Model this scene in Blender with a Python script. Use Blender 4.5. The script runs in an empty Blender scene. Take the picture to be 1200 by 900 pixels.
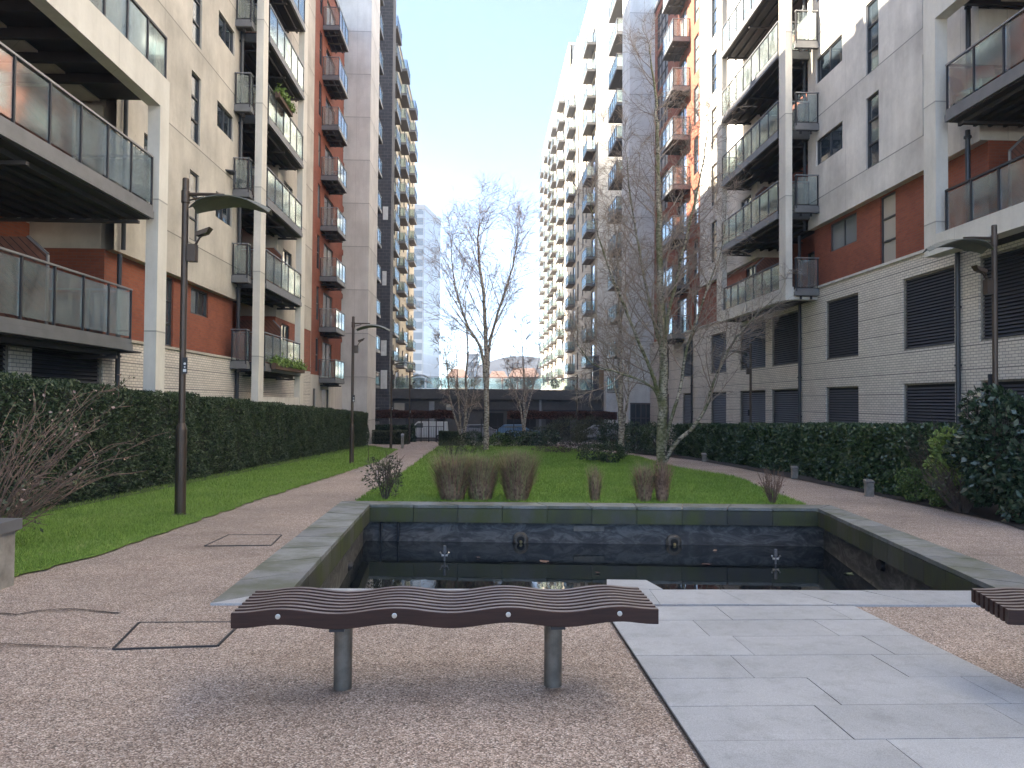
import bpy, math, random
import numpy as np
from mathutils import Vector, Matrix
R = math.radians
random.seed(7); rng = np.random.default_rng(7)
scene = bpy.context.scene
COL = scene.collection

# ---------------------------------------------------------------- camera
F = 900.0
YAW, PITCH, ROLL = math.atan(35/900), math.atan(21/900), 0.0075
C = Vector((0, 0, 1.5))
fw = Vector((math.sin(YAW)*math.cos(PITCH), math.cos(YAW)*math.cos(PITCH), math.sin(PITCH)))
rt = Vector((math.cos(YAW), -math.sin(YAW), 0)); up = rt.cross(fw)
rt, up = (rt*math.cos(ROLL)+up*math.sin(ROLL)), (up*math.cos(ROLL)-rt*math.sin(ROLL))
cam = bpy.data.cameras.new('camera'); cam.lens = 27; cam.sensor_width = 36; cam.clip_end = 3000; cam.clip_start = .05
co = bpy.data.objects.new('camera', cam); COL.objects.link(co); scene.camera = co
m = Matrix((rt, up, -fw)).transposed().to_4x4(); m.translation = C; co.matrix_world = m
SL = -0.029
def gz(y): return SL*y if y < 85 else SL*85
def ray(px, py): return fw + rt*((px-600)/F) + up*((450-py)/F)
def G(px, py):                                   # a survey of the ground from the photograph: where it meets the sloping ground
    d = ray(px, py); t = -C.z/(d.z-SL*d.y); return C + d*t
def YX(px, X, py=472):                           # distance along a facade plane
    d = ray(px, py); return d.y*X/d.x
def PY(px, py, Y):
    d = ray(px, py); return C + d*(Y/d.y)

# ---------------------------------------------------------------- materials
def nt(name):
    M = bpy.data.materials.new(name); M.use_nodes = True
    n = M.node_tree; n.nodes.clear()
    o = n.nodes.new('ShaderNodeOutputMaterial'); b = n.nodes.new('ShaderNodeBsdfPrincipled')
    n.links.new(b.outputs[0], o.inputs[0]); return M, n, b, o
def N(n, t, **k):
    x = n.nodes.new(t)
    for a, v in k.items():
        if a in x.inputs: x.inputs[a].default_value = v
        else: setattr(x, a, v)
    return x
def ramp(n, fac, stops):
    r = n.nodes.new('ShaderNodeValToRGB'); e = r.color_ramp.elements
    while len(e) < len(stops): e.new(.5)
    for i, (p, c) in enumerate(stops): e[i].position = p; e[i].color = (*c, 1)
    n.links.new(fac, r.inputs[0]); return r.outputs[0]
def mix(n, fac, a, b, mode='MIX'):
    x = n.nodes.new('ShaderNodeMix'); x.data_type = 'RGBA'; x.blend_type = mode
    for s, v in ((0, fac), (6, a), (7, b)):
        if hasattr(v, 'is_linked') or hasattr(v, 'links'): n.links.new(v, x.inputs[s])
        elif s == 0: x.inputs[0].default_value = v
        else: x.inputs[s].default_value = (*v, 1)
    return x.outputs[2]
def math_(n, op, a, b=None):
    x = n.nodes.new('ShaderNodeMath'); x.operation = op
    for i, v in enumerate((a, b)):
        if v is None: continue
        if hasattr(v, 'links'): n.links.new(v, x.inputs[i])
        else: x.inputs[i].default_value = v
    return x.outputs[0]
def pos(n, scale=(1, 1, 1)):
    g = N(n, 'ShaderNodeNewGeometry'); mp = N(n, 'ShaderNodeMapping'); mp.inputs['Scale'].default_value = scale
    n.links.new(g.outputs['Position'], mp.inputs[0]); return mp.outputs[0]
def noise(n, vec, scale, detail=4, rough=.55):
    x = N(n, 'ShaderNodeTexNoise', Scale=scale, Detail=detail, Roughness=rough); n.links.new(vec, x.inputs['Vector']); return x.outputs[0]
def bump(n, b, h, s, d=.01):
    x = N(n, 'ShaderNodeBump', Strength=s, Distance=d); n.links.new(h, x.inputs['Height']); n.links.new(x.outputs[0], b.inputs['Normal'])
def uz(n):                                        # (x+y, z): running along any axis-aligned wall
    g = N(n, 'ShaderNodeNewGeometry'); s = N(n, 'ShaderNodeSeparateXYZ'); n.links.new(g.outputs['Position'], s.inputs[0])
    a = math_(n, 'ADD', s.outputs[0], s.outputs[1]); c = N(n, 'ShaderNodeCombineXYZ')
    n.links.new(a, c.inputs[0]); n.links.new(s.outputs[2], c.inputs[1]); return c.outputs[0], a, s.outputs[2]

def plain(name, c, rough=.6, metal=0, var=.12, vs=3.0, spec=.5, fine=.05):
    M, n, b, o = nt(name); v = pos(n)
    f = noise(n, v, vs, 5); k = ramp(n, f, [(.3, tuple(x*(1-var) for x in c)), (.7, tuple(min(1, x*(1+var)) for x in c))])
    n.links.new(k, b.inputs['Base Color']); b.inputs['Roughness'].default_value = rough
    b.inputs['Metallic'].default_value = metal; b.inputs['Specular IOR Level'].default_value = spec
    if fine: bump(n, b, noise(n, v, 60, 3), fine, .004)
    return M
def concrete(name, c, joint=3.05, z0=0.0, dark=.62, blotch=.16, wj=6.3):
    M, n, b, o = nt(name); vec, u, z = uz(n); p = pos(n)
    f1 = noise(n, p, .55, 6, .6); f2 = noise(n, pos(n, (1, 1, .22)), 2.2, 5, .65); f3 = noise(n, p, 9, 5, .7)
    k = ramp(n, f1, [(.3, tuple(x*(1-blotch) for x in c)), (.52, c), (.72, tuple(min(1, x*(1+blotch*.8)) for x in c))])
    k = mix(n, .55, k, ramp(n, f2, [(.32, (.78, .76, .74)), (.62, (1, 1, 1))]), 'MULTIPLY')
    k = mix(n, .5, k, ramp(n, f3, [(.3, (.86, .86, .86)), (.7, (1.0, 1.0, 1.0))]), 'MULTIPLY')
    if joint:
        zz = math_(n, 'FRACT', math_(n, 'DIVIDE', math_(n, 'SUBTRACT', z, z0), joint))
        a = math_(n, 'LESS_THAN', zz, .035/joint)
        uu = math_(n, 'FRACT', math_(n, 'DIVIDE', u, wj)); b2 = math_(n, 'LESS_THAN', uu, .018/wj)
        a = math_(n, 'MAXIMUM', a, math_(n, 'MULTIPLY', b2, .45))
        # streaks of dirt running down from each joint
        st = math_(n, 'MULTIPLY', math_(n, 'POWER', zz, 7.0), noise(n, pos(n, (3, 3, .05)), 2.0, 4))
        k = mix(n, math_(n, 'MULTIPLY', st, .45), k, tuple(x*.45 for x in c))
        k = mix(n, a, k, tuple(x*(1-dark) for x in c))
    n.links.new(k, b.inputs['Base Color']); b.inputs['Roughness'].default_value = .82
    bump(n, b, f3, .25, .01); return M
def brick(name, c1, c2, mortar, w=.215, h=.075, ms=.010, band=0.0, bandc=(.08, .08, .09), rough=.8, var=.25):
    M, n, b, o = nt(name); vec, u, z = uz(n)
    t = N(n, 'ShaderNodeTexBrick', Scale=1.0); t.inputs['Mortar Size'].default_value = ms; t.inputs['Brick Width'].default_value = w
    t.inputs['Row Height'].default_value = h; t.inputs['Mortar Smooth'].default_value = .1
    t.inputs['Color1'].default_value = (*c1, 1); t.inputs['Color2'].default_value = (*c2, 1); t.inputs['Mortar'].default_value = (*mortar, 1)
    n.links.new(vec, t.inputs['Vector']); k = t.outputs[0]
    f = noise(n, pos(n), 1.1, 6, .65); k = mix(n, .8, k, ramp(n, f, [(.3, (1-var,)*3), (.65, (1, 1, 1))]), 'MULTIPLY')
    if band:
        a = math_(n, 'LESS_THAN', math_(n, 'FRACT', math_(n, 'DIVIDE', z, band)), .022/band); k = mix(n, a, k, bandc)
    n.links.new(k, b.inputs['Base Color']); b.inputs['Roughness'].default_value = rough
    bump(n, b, math_(n, 'SUBTRACT', 1.0, t.outputs[1]), .4, .006); return M
def leafmat(name, a, b_, scale=3.0, rough=.5, spec=.4, tr=.0, c3=None):
    M, n, b, o = nt(name); g = N(n, 'ShaderNodeNewGeometry')
    w = N(n, 'ShaderNodeTexWhiteNoise'); sn = N(n, 'ShaderNodeVectorMath', operation='SNAP'); sn.inputs[1].default_value = (.045,)*3
    n.links.new(g.outputs['Position'], sn.inputs[0]); n.links.new(sn.outputs[0], w.inputs[0])
    f = noise(n, pos(n), scale, 3)
    s = math_(n, 'ADD', math_(n, 'MULTIPLY', w.outputs[0], .5), math_(n, 'MULTIPLY', f, .5))
    st = [(.25, a), (.7, b_)]
    if c3: st.append((.88, c3))
    n.links.new(ramp(n, s, st), b.inputs['Base Color'])
    b.inputs['Roughness'].default_value = rough; b.inputs['Specular IOR Level'].default_value = spec
    return M
def glass_dark(name, c, rough=.04, cvar=None):
    M, n, b, o = nt(name)
    oi = N(n, 'ShaderNodeObjectInfo'); f = noise(n, pos(n), .8, 2)
    c2 = cvar or tuple(x*1.8 for x in c)
    w = N(n, 'ShaderNodeTexWhiteNoise'); w.noise_dimensions = '3D'; n.links.new(oi.outputs['Location'], w.inputs[0])
    n.links.new(ramp(n, w.outputs[0], [(0, c), (.55, tuple(x*1.6 for x in c)), (.62, c2), (.85, tuple(min(.8, x*1.9) for x in c2)), (.9, (.5, .46, .40))]), b.inputs['Base Color'])
    b.inputs['Roughness'].default_value = rough; b.inputs['IOR'].default_value = 1.7
    b.inputs['Coat Weight'].default_value = .6; b.inputs['Coat Roughness'].default_value = .02
    bump(n, b, f, .08, .05); return M
def glass_clear(name, tint=(.72, .84, .84), refl=.16):
    M = bpy.data.materials.new(name); M.use_nodes = True; n = M.node_tree; n.nodes.clear()
    o = N(n, 'ShaderNodeOutputMaterial'); t = N(n, 'ShaderNodeBsdfTransparent'); t.inputs[0].default_value = (*tint, 1)
    gl = N(n, 'ShaderNodeBsdfGlossy'); gl.inputs[0].default_value = (.85, .95, .97, 1); gl.inputs['Roughness'].default_value = .06
    df = N(n, 'ShaderNodeBsdfDiffuse'); df.inputs[0].default_value = (.62, .66, .65, 1)
    lw = N(n, 'ShaderNodeLayerWeight', Blend=.35); f = math_(n, 'ADD', math_(n, 'MULTIPLY', lw.outputs[0], .45), refl)
    m1 = N(n, 'ShaderNodeMixShader'); n.links.new(f, m1.inputs[0]); n.links.new(t.outputs[0], m1.inputs[1]); n.links.new(gl.outputs[0], m1.inputs[2])
    # streaky dirt film
    d = ramp(n, noise(n, pos(n, (1, 1, .5)), 3.0, 6, .7), [(.35, (.03,)*3), (.75, (.22,)*3)])
    m2 = N(n, 'ShaderNodeMixShader'); n.links.new(d, m2.inputs[0]); n.links.new(m1.outputs[0], m2.inputs[1]); n.links.new(df.outputs[0], m2.inputs[2])
    n.links.new(m2.outputs[0], o.inputs[0]); return M

M = {}
M['conc_l'] = concrete('concrete_warm', (.62, .57, .50), z0=.14, blotch=.27)
M['conc_r'] = concrete('concrete_grey', (.78, .74, .69), z0=-.11, blotch=.27)
M['conc_pier'] = concrete('concrete_pier', (.72, .69, .65), z0=.1, wj=9)
M['conc_far'] = concrete('concrete_far', (.80, .78, .75), z0=-.1, wj=9)
M['white_frame'] = concrete('white_frame_concrete', (.80, .76, .69), joint=3.05, z0=.0, dark=.5, blotch=.08, wj=4.2)
M['white_brick'] = brick('white_brick', (.84, .78, .70), (.74, .68, .61), (.36, .335, .31), band=.60, bandc=(.20,.19,.18), ms=.009, var=.16)
M['red_brick'] = brick('red_brick', (.36, .10, .05), (.28, .075, .04), (.24, .12, .09), ms=.007)
M['dark_brick'] = brick('dark_brick', (.085, .085, .10), (.065, .065, .08), (.16, .16, .17), w=.6, h=.3, ms=.02)
M['cream'] = concrete('cream_render', (.57, .52, .44), z0=.1, blotch=.08, dark=.3, wj=5.1)
M['podium'] = brick('podium_brick', (.17, .165, .165), (.14, .135, .135), (.10, .10, .10), var=.3)
M['steel'] = plain('dark_steel', (.045, .045, .05), .5, .3)
M['galv'] = plain('galvanised_steel', (.30, .30, .31), .45, .7)
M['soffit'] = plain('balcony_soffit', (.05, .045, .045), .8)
M['slab_edge'] = plain('slab_edge_steel', (.20, .20, .205), .5, .4)
M['deck'] = plain('deck_timber', (.12, .07, .05), .7)
M['frame'] = plain('window_frame_metal', (.07, .07, .075), .45, .2)
M['pane'] = glass_dark('window_glass', (.03, .04, .05), cvar=(.16, .18, .19))
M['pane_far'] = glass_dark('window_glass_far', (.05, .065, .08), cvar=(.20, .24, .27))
M['glass'] = glass_clear('balustrade_glass', (.86, .90, .89), .12)
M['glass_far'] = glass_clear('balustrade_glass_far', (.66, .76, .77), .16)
M['louvre'] = plain('louvre_metal', (.075, .075, .09), .45, .4)
M['void'] = plain('dark_void', (.03, .03, .03), .9)
M['pipe'] = plain('pipe_metal', (.05, .055, .065), .4, .3)
M['lamp'] = plain('lamp_post_paint', (.095, .07, .055), .42, .5, fine=.1)
M['wing'] = plain('lamp_reflector', (.15, .155, .13), .55, .1)
M['brass'] = plain('brass', (.5, .4, .2), .4, .7)
M['white'] = plain('white_paint', (.78, .78, .77), .5)
M['leg_steel'] = plain('bench_leg_steel', (.17, .15, .125), .5, .45, var=.3, vs=14)
M['bolt'] = plain('bolt_steel', (.6, .58, .55), .35, .9)
M['brownp'] = plain('brown_panel', (.32, .19, .09), .6)
M['terracotta'] = plain('terracotta', (.22, .13, .10), .8)
M['soil'] = plain('soil', (.035, .026, .02), .95, var=.4, vs=8)
M['rubber'] = plain('tyre_rubber', (.02, .02, .02), .9)
M['grey_light'] = plain('weathered_post', (.27, .25, .22), .8, var=.3, vs=9)
M['roofgrey'] = plain('roof_grey', (.24, .26, .29), .5)
# timber screen: diagonal boards
def timber():
    Mx, n, b, o = nt('timber_boards'); g = N(n, 'ShaderNodeNewGeometry'); s = N(n, 'ShaderNodeSeparateXYZ'); n.links.new(g.outputs['Position'], s.inputs[0])
    d = math_(n, 'ADD', math_(n, 'ADD', s.outputs[0], s.outputs[1]), math_(n, 'MULTIPLY', s.outputs[2], 1.0))
    a = math_(n, 'LESS_THAN', math_(n, 'FRACT', math_(n, 'DIVIDE', d, .16)), .14)
    k = mix(n, a, ramp(n, noise(n, pos(n, (1, 1, 1)), 6, 5), [(.3, (.14, .055, .035)), (.7, (.22, .09, .055))]), (.02, .01, .01))
    n.links.new(k, b.inputs['Base Color']); b.inputs['Roughness'].default_value = .7; return Mx
M['timber'] = timber()
def slatwood():
    Mx, n, b, o = nt('bench_wood'); tc = N(n, 'ShaderNodeTexCoord'); mp = N(n, 'ShaderNodeMapping'); mp.inputs['Scale'].default_value = (1.2, 18, 18)
    n.links.new(tc.outputs['Object'], mp.inputs[0]); f = noise(n, mp.outputs[0], 3, 6, .7)
    mp2 = N(n, 'ShaderNodeMapping'); mp2.inputs['Scale'].default_value = (3, 3, 3); n.links.new(tc.outputs['Object'], mp2.inputs[0]); f2 = noise(n, mp2.outputs[0], 2, 4)
    g = N(n, 'ShaderNodeNewGeometry'); s = N(n, 'ShaderNodeSeparateXYZ'); n.links.new(g.outputs['Normal'], s.inputs[0])
    k = ramp(n, f, [(.25, (.020, .008, .006)), (.75, (.052, .022, .016))])
    # tops are worn paler by weather and seat wear
    worn = ramp(n, f, [(.3, (.13, .10, .095)), (.7, (.36, .31, .295))])
    k = mix(n, math_(n, 'MULTIPLY', math_(n, 'GREATER_THAN', s.outputs[2], .8), math_(n, 'ADD', .45, math_(n, 'MULTIPLY', f2, .6))), k, worn)
    n.links.new(k, b.inputs['Base Color']); b.inputs['Roughness'].default_value = .5; b.inputs['Specular IOR Level'].default_value = .35; bump(n, b, f, .3, .003); return Mx
M['wood'] = slatwood()
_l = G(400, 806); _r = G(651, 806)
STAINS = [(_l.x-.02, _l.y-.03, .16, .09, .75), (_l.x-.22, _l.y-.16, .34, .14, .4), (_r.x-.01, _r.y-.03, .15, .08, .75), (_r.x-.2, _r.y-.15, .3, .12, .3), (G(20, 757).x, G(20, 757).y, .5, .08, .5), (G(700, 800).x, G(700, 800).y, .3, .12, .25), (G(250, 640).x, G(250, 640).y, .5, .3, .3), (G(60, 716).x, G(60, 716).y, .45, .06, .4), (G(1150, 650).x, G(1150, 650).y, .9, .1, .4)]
def gravel():
    Mx, n, b, o = nt('resin_gravel'); p = pos(n)
    v = N(n, 'ShaderNodeTexVoronoi', Scale=118.0); n.links.new(p, v.inputs['Vector'])
    s = N(n, 'ShaderNodeSeparateColor'); n.links.new(v.outputs['Color'], s.inputs[0])
    k = ramp(n, s.outputs[0], [(.0, (.20, .14, .10)), (.3, (.42, .325, .265)), (.62, (.57, .46, .38)), (.9, (.76, .65, .56)), (1, (.92, .84, .75))])
    v3 = N(n, 'ShaderNodeTexVoronoi', Scale=38.0); n.links.new(p, v3.inputs['Vector'])
    s3 = N(n, 'ShaderNodeSeparateColor'); n.links.new(v3.outputs['Color'], s3.inputs[0])
    k = mix(n, .3, k, ramp(n, s3.outputs[1], [(0, (.6, .58, .56)), (1, (1.35, 1.32, 1.3))]), 'MULTIPLY')
    k = mix(n, ramp(n, v.outputs['Distance'], [(.45, (0,)*3), (.85, (.85,)*3)]), k, (.06, .05, .045))
    k = mix(n, .75, k, ramp(n, noise(n, p, .45, 6, .62), [(.33, (.70, .68, .68)), (.62, (1.04, 1.0, 1.0))]), 'MULTIPLY')
    k = mix(n, .6, k, ramp(n, noise(n, p, 2.4, 5, .7), [(.28, (.74, .68, .63)), (.5, (1, 1, 1))]), 'MULTIPLY')
    # a few old stains and tyre scuffs
    st = ramp(n, noise(n, pos(n, (1, 2.4, 1)), .9, 3, .5), [(.62, (0,)*3), (.74, (.22,)*3)])
    # rusty dirt that has run off the bench posts and old spills, each with its own blotchy outline
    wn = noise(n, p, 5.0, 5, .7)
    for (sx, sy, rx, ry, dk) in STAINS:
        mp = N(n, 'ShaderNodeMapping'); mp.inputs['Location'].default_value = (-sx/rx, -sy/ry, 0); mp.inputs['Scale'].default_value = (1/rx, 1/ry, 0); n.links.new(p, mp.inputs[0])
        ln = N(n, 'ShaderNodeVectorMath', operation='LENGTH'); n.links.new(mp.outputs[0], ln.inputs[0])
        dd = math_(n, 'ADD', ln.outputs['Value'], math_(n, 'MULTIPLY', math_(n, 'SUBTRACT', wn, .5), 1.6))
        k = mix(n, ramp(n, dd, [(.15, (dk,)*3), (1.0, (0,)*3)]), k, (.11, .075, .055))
    n.links.new(k, b.inputs['Base Color']); b.inputs['Roughness'].default_value = .78
    bump(n, b, v.outputs['Distance'], .5, .004); return Mx
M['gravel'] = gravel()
def granite(name, c, moss=0.0, v2=.1):
    Mx, n, b, o = nt(name); p = pos(n)
    f = noise(n, p, 160, 2, .8); k = ramp(n, f, [(.3, tuple(x*.72 for x in c)), (.7, tuple(x*1.22 for x in c))])
    k = mix(n, .5, k, ramp(n, noise(n, p, 6, 5, .75), [(.36, (.72, .71, .70)), (.5, (1, 1, 1))]), 'MULTIPLY')
    k = mix(n, .8, k, ramp(n, noise(n, p, 1.7, 6, .65), [(.3, (.78, .79, .80)), (.7, (1.1, 1.1, 1.1))]), 'MULTIPLY')
    oi = N(n, 'ShaderNodeNewGeometry')
    k = mix(n, .9, k, ramp(n, oi.outputs['Random Per Island'], [(0, (1-v2,)*3), (1, (1+v2,)*3)]), 'MULTIPLY')
    if moss:
        a = ramp(n, noise(n, pos(n, (1, 1, .35)), 1.6, 6, .68), [(.43, (0,)*3), (.62, (moss,)*3)])
        k = mix(n, a, k, (.085, .10, .03))
    n.links.new(k, b.inputs['Base Color']); b.inputs['Roughness'].default_value = .55; bump(n, b, f, .12, .002); return Mx
M['granite'] = granite('granite_paving', (.455, .465, .48), v2=.08)
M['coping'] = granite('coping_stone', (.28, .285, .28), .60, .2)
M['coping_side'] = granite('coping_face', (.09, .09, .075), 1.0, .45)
def marble():
    Mx, n, b, o = nt('pond_wall_stone'); p = pos(n, (1, 1, 2.5))
    w = N(n, 'ShaderNodeTexNoise', Scale=1.6, Detail=9.0, Roughness=.72, Distortion=2.2); n.links.new(p, w.inputs['Vector'])
    n.links.new(ramp(n, w.outputs[0], [(.3, (.045, .043, .042)), (.48, (.11, .105, .10)), (.6, (.25, .24, .225)), (.7, (.13, .125, .12))]), b.inputs['Base Color'])
    b.inputs['Roughness'].default_value = .4; return Mx
M['marble'] = marble()
def water():
    Mx, n, b, o = nt('pond_water'); p = pos(n)
    f = noise(n, p, .9, 5, .6)
    n.links.new(ramp(n, f, [(.4, (.008, .010, .013)), (.7, (.022, .026, .028))]), b.inputs['Base Color'])
    b.inputs['Roughness'].default_value = .02; b.inputs['IOR'].default_value = 1.36
    bump(n, b, noise(n, p, 5, 2), .02, .02); return Mx
M['water'] = water()
def lawnm():
    Mx, n, b, o = nt('lawn_grass'); p = pos(n)
    k = ramp(n, noise(n, p, 22, 6, .75), [(.25, (.10, .16, .025)), (.55, (.21, .33, .055)), (.8, (.36, .42, .12))])
    k = mix(n, .7, k, ramp(n, noise(n, p, .6, 5, .6), [(.35, (.72, .74, .7)), (.65, (1.1, 1.08, 1.0))]), 'MULTIPLY')
    n.links.new(k, b.inputs['Base Color']); b.inputs['Roughness'].default_value = .9; bump(n, b, noise(n, p, 60, 4), .8, .03); return Mx
M['lawn'] = lawnm()
M['blade'] = leafmat('grass_blades', (.12, .22, .035), (.26, .40, .075), .9, .6, .3, c3=(.48, .47, .22))
M['yew'] = leafmat('yew_leaves', (.022, .040, .018), (.085, .115, .055), 3.5, .55, .35, c3=(.19, .21, .12))
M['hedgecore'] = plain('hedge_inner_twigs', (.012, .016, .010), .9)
M['laurel'] = leafmat('laurel_leaves', (.022, .046, .02), (.08, .13, .05), 2.0, .3, .55, c3=(.19, .25, .10))
M['dkleaf'] = leafmat('glossy_leaves', (.016, .034, .016), (.055, .09, .05), 2.0, .27, .6, c3=(.13, .17, .10))
M['limeleaf'] = leafmat('lime_leaves', (.09, .14, .03), (.24, .34, .08), 3.0, .45, c3=(.38, .46, .18))
M['midleaf'] = leafmat('mid_green_leaves', (.055, .10, .03), (.13, .20, .055), 3.0, .45)
M['brownleaf'] = leafmat('beech_leaves', (.075, .032, .024), (.16, .075, .055), 3.0, .7)
M['olive'] = leafmat('olive_leaves', (.05, .06, .035), (.12, .13, .07), 3.0, .6)
M['drygrass'] = leafmat('dry_grass', (.17, .10, .07), (.42, .27, .19), 3.0, .7)
M['greengrass'] = leafmat('green_grass_tips', (.20, .21, .09), (.42, .42, .20), 3.0, .7)
M['budleaf'] = leafmat('pink_buds', (.22, .13, .10), (.45, .32, .26), 3.0, .6)
M['twig'] = plain('twig_bark', (.10, .075, .062), .8, var=.3)
M['twigr'] = plain('reddish_twig', (.19, .12, .09), .75, var=.3)
def birch(name, base, dark, moss):
    Mx, n, b, o = nt(name); p = pos(n, (1, 1, 2.2))
    f = noise(n, p, 7, 6, .7); k = ramp(n, f, [(.44, dark), (.52, base), (.8, tuple(min(1, x*1.2) for x in base))])
    a = ramp(n, noise(n, pos(n, (1, 1, .5)), 2.3, 4, .6), [(.42, (0,)*3), (.60, (.8,)*3)])
    if moss: k = mix(n, a, k, moss)
    n.links.new(k, b.inputs['Base Color']); b.inputs['Roughness'].default_value = .75; bump(n, b, f, .5, .01); return Mx
M['bark'] = birch('birch_bark', (.42, .38, .31), (.045, .038, .03), (.10, .11, .035))
M['barkpale'] = birch('pale_birch_bark', (.46, .41, .35), (.12, .09, .075), None)
M['branch'] = plain('birch_twigs', (.31, .25, .21), .8, var=.3)
M['branchpale'] = plain('pale_birch_twigs', (.42, .34, .29), .8, var=.25)

# ---------------------------------------------------------------- object helpers
ORG = {}
def tag(o, label=None, cat=None, group=None, kind=None):
    if label: o['label'] = label
    if cat: o['category'] = cat
    if group: o['group'] = group
    if kind: o['kind'] = kind
    return o
def empty(name, loc, label, cat, group=None, rz=0):
    o = bpy.data.objects.new(name, None); COL.objects.link(o); o.location = loc; o.rotation_euler = (0, 0, rz); o.empty_display_size = .3
    ORG[o.name] = Vector(loc); return tag(o, label, cat, group)
class MB:
    def __init__(s): s.v = []; s.f = []
    def quad(s, *p):
        b = len(s.v); s.v += [tuple(q) for q in p]; s.f.append(tuple(range(b, b+len(p)))); return s
    def box(s, x0, x1, y0, y1, z0, z1):
        if x0 > x1: x0, x1 = x1, x0
        if y0 > y1: y0, y1 = y1, y0
        b = len(s.v); s.v += [(x0, y0, z0), (x1, y0, z0), (x1, y1, z0), (x0, y1, z0), (x0, y0, z1), (x1, y0, z1), (x1, y1, z1), (x0, y1, z1)]
        for q in ((0, 3, 2, 1), (4, 5, 6, 7), (0, 1, 5, 4), (1, 2, 6, 5), (2, 3, 7, 6), (3, 0, 4, 7)): s.f.append(tuple(b+i for i in q))
        return s
    def hexa(s, bot, top):                         # two rings of equal length
        k = len(bot); b = len(s.v); s.v += [tuple(p) for p in bot]+[tuple(p) for p in top]
        s.f.append(tuple(b+i for i in reversed(range(k)))); s.f.append(tuple(b+k+i for i in range(k)))
        for i in range(k): j = (i+1) % k; s.f.append((b+i, b+j, b+k+j, b+k+i))
        return s
    def tube(s, pts, rad, n=6, cap=True):
        pts = [Vector(p) for p in pts]
        if not hasattr(rad, '__len__'): rad = [rad]*len(pts)
        b = len(s.v); L = len(pts); ref = None
        for i, p in enumerate(pts):
            t = (pts[min(i+1, L-1)]-pts[max(i-1, 0)])
            t = t.normalized() if t.length > 1e-9 else Vector((0, 0, 1))
            if ref is None: ref = Vector((1, 0, 0)) if abs(t.x) < .8 else Vector((0, 1, 0))
            a = (ref - t*ref.dot(t)).normalized(); c = t.cross(a); ref = a
            for k in range(n):
                q = 2*math.pi*k/n; s.v.append(tuple(p+(a*math.cos(q)+c*math.sin(q))*rad[i]))
        for i in range(L-1):
            for k in range(n):
                k2 = (k+1) % n; s.f.append((b+i*n+k, b+i*n+k2, b+(i+1)*n+k2, b+(i+1)*n+k))
        if cap: s.f.append(tuple(b+k for k in reversed(range(n)))); s.f.append(tuple(b+(L-1)*n+k for k in range(n)))
        return s
    def lathe(s, prof, cx=0, cy=0, z0=0, n=16):
        return s.tube([(cx, cy, z0+z) for r, z in prof], [r for r, z in prof], n)
    def build(s, name, mat, parent=None, local=False, smooth=False, org=None):
        me = bpy.data.meshes.new(name)
        o = bpy.data.objects.new(name, me); COL.objects.link(o)
        O = Vector((0, 0, 0))
        if parent is not None: o.parent = parent; O = ORG.get(parent.name, O)
        elif org is not None: O = Vector(org); o.location = O
        if local: O = Vector((0, 0, 0))
        vs = np.array(s.v, dtype=np.float32).reshape(-1, 3)
        if not local: vs = vs - np.array(O, dtype=np.float32)
        me.from_pydata(vs.tolist(), [], s.f)
        me.materials.append(M[mat] if isinstance(mat, str) else mat)
        if smooth: me.polygons.foreach_set('use_smooth', [True]*len(me.polygons))
        me.update(); ORG[o.name] = O
        return o
def inst(src, parent, worldloc):                   # share mesh data, with children
    o = src.copy(); COL.objects.link(o); o.parent = parent
    o.location = Vector(worldloc) - ORG[parent.name]
    for ch in src.children:
        c = ch.copy(); COL.objects.link(c); c.parent = o
    return o
def copy_tree(o, parent=None):
    c = o.copy(); COL.objects.link(c)
    if parent: c.parent = parent
    for ch in list(o.children): copy_tree(ch, c)
    return c
def struct(name, mb, mat): o = mb.build(name, mat); o['kind'] = 'structure'; return o
def stuff(name, mb, mat): o = mb.build(name, mat); o['kind'] = 'stuff'; return o

def fastmesh(name, V, nper, mat, parent=None, org=(0, 0, 0)):
    """V: (n*nper,3) array of separate polygons with nper corners"""
    me = bpy.data.meshes.new(name); nv = len(V); nf = nv//nper
    me.vertices.add(nv); me.loops.add(nv); me.polygons.add(nf)
    me.vertices.foreach_set('co', (V-np.array(org)).astype(np.float32).ravel())
    me.loops.foreach_set('vertex_index', np.arange(nv, dtype=np.int32))
    me.polygons.foreach_set('loop_start', np.arange(0, nv, nper, dtype=np.int32))
    me.materials.append(M[mat]); me.update(calc_edges=True)
    o = bpy.data.objects.new(name, me); COL.objects.link(o)
    if parent is not None: o.parent = parent
    else: o.location = org
    return o
def leaf_quads(P, Nn, L, W, spread=.9):
    """P centres, Nn outward normals -> folded leaf quads pointing randomly around the normal"""
    n = len(P); d = Nn + rng.normal(0, spread, (n, 3)); d /= np.linalg.norm(d, axis=1)[:, None]+1e-9
    r = rng.normal(0, 1, (n, 3)); s = np.cross(d, r); s /= np.linalg.norm(s, axis=1)[:, None]+1e-9
    l = (L*(.6+.8*rng.random(n)))[:, None]; w = (W*(.6+.8*rng.random(n)))[:, None]
    V = np.stack([P-d*l*.5, P+s*w*.5, P+d*l*.5, P-s*w*.5], axis=1); return V.reshape(-1, 3)

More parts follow.
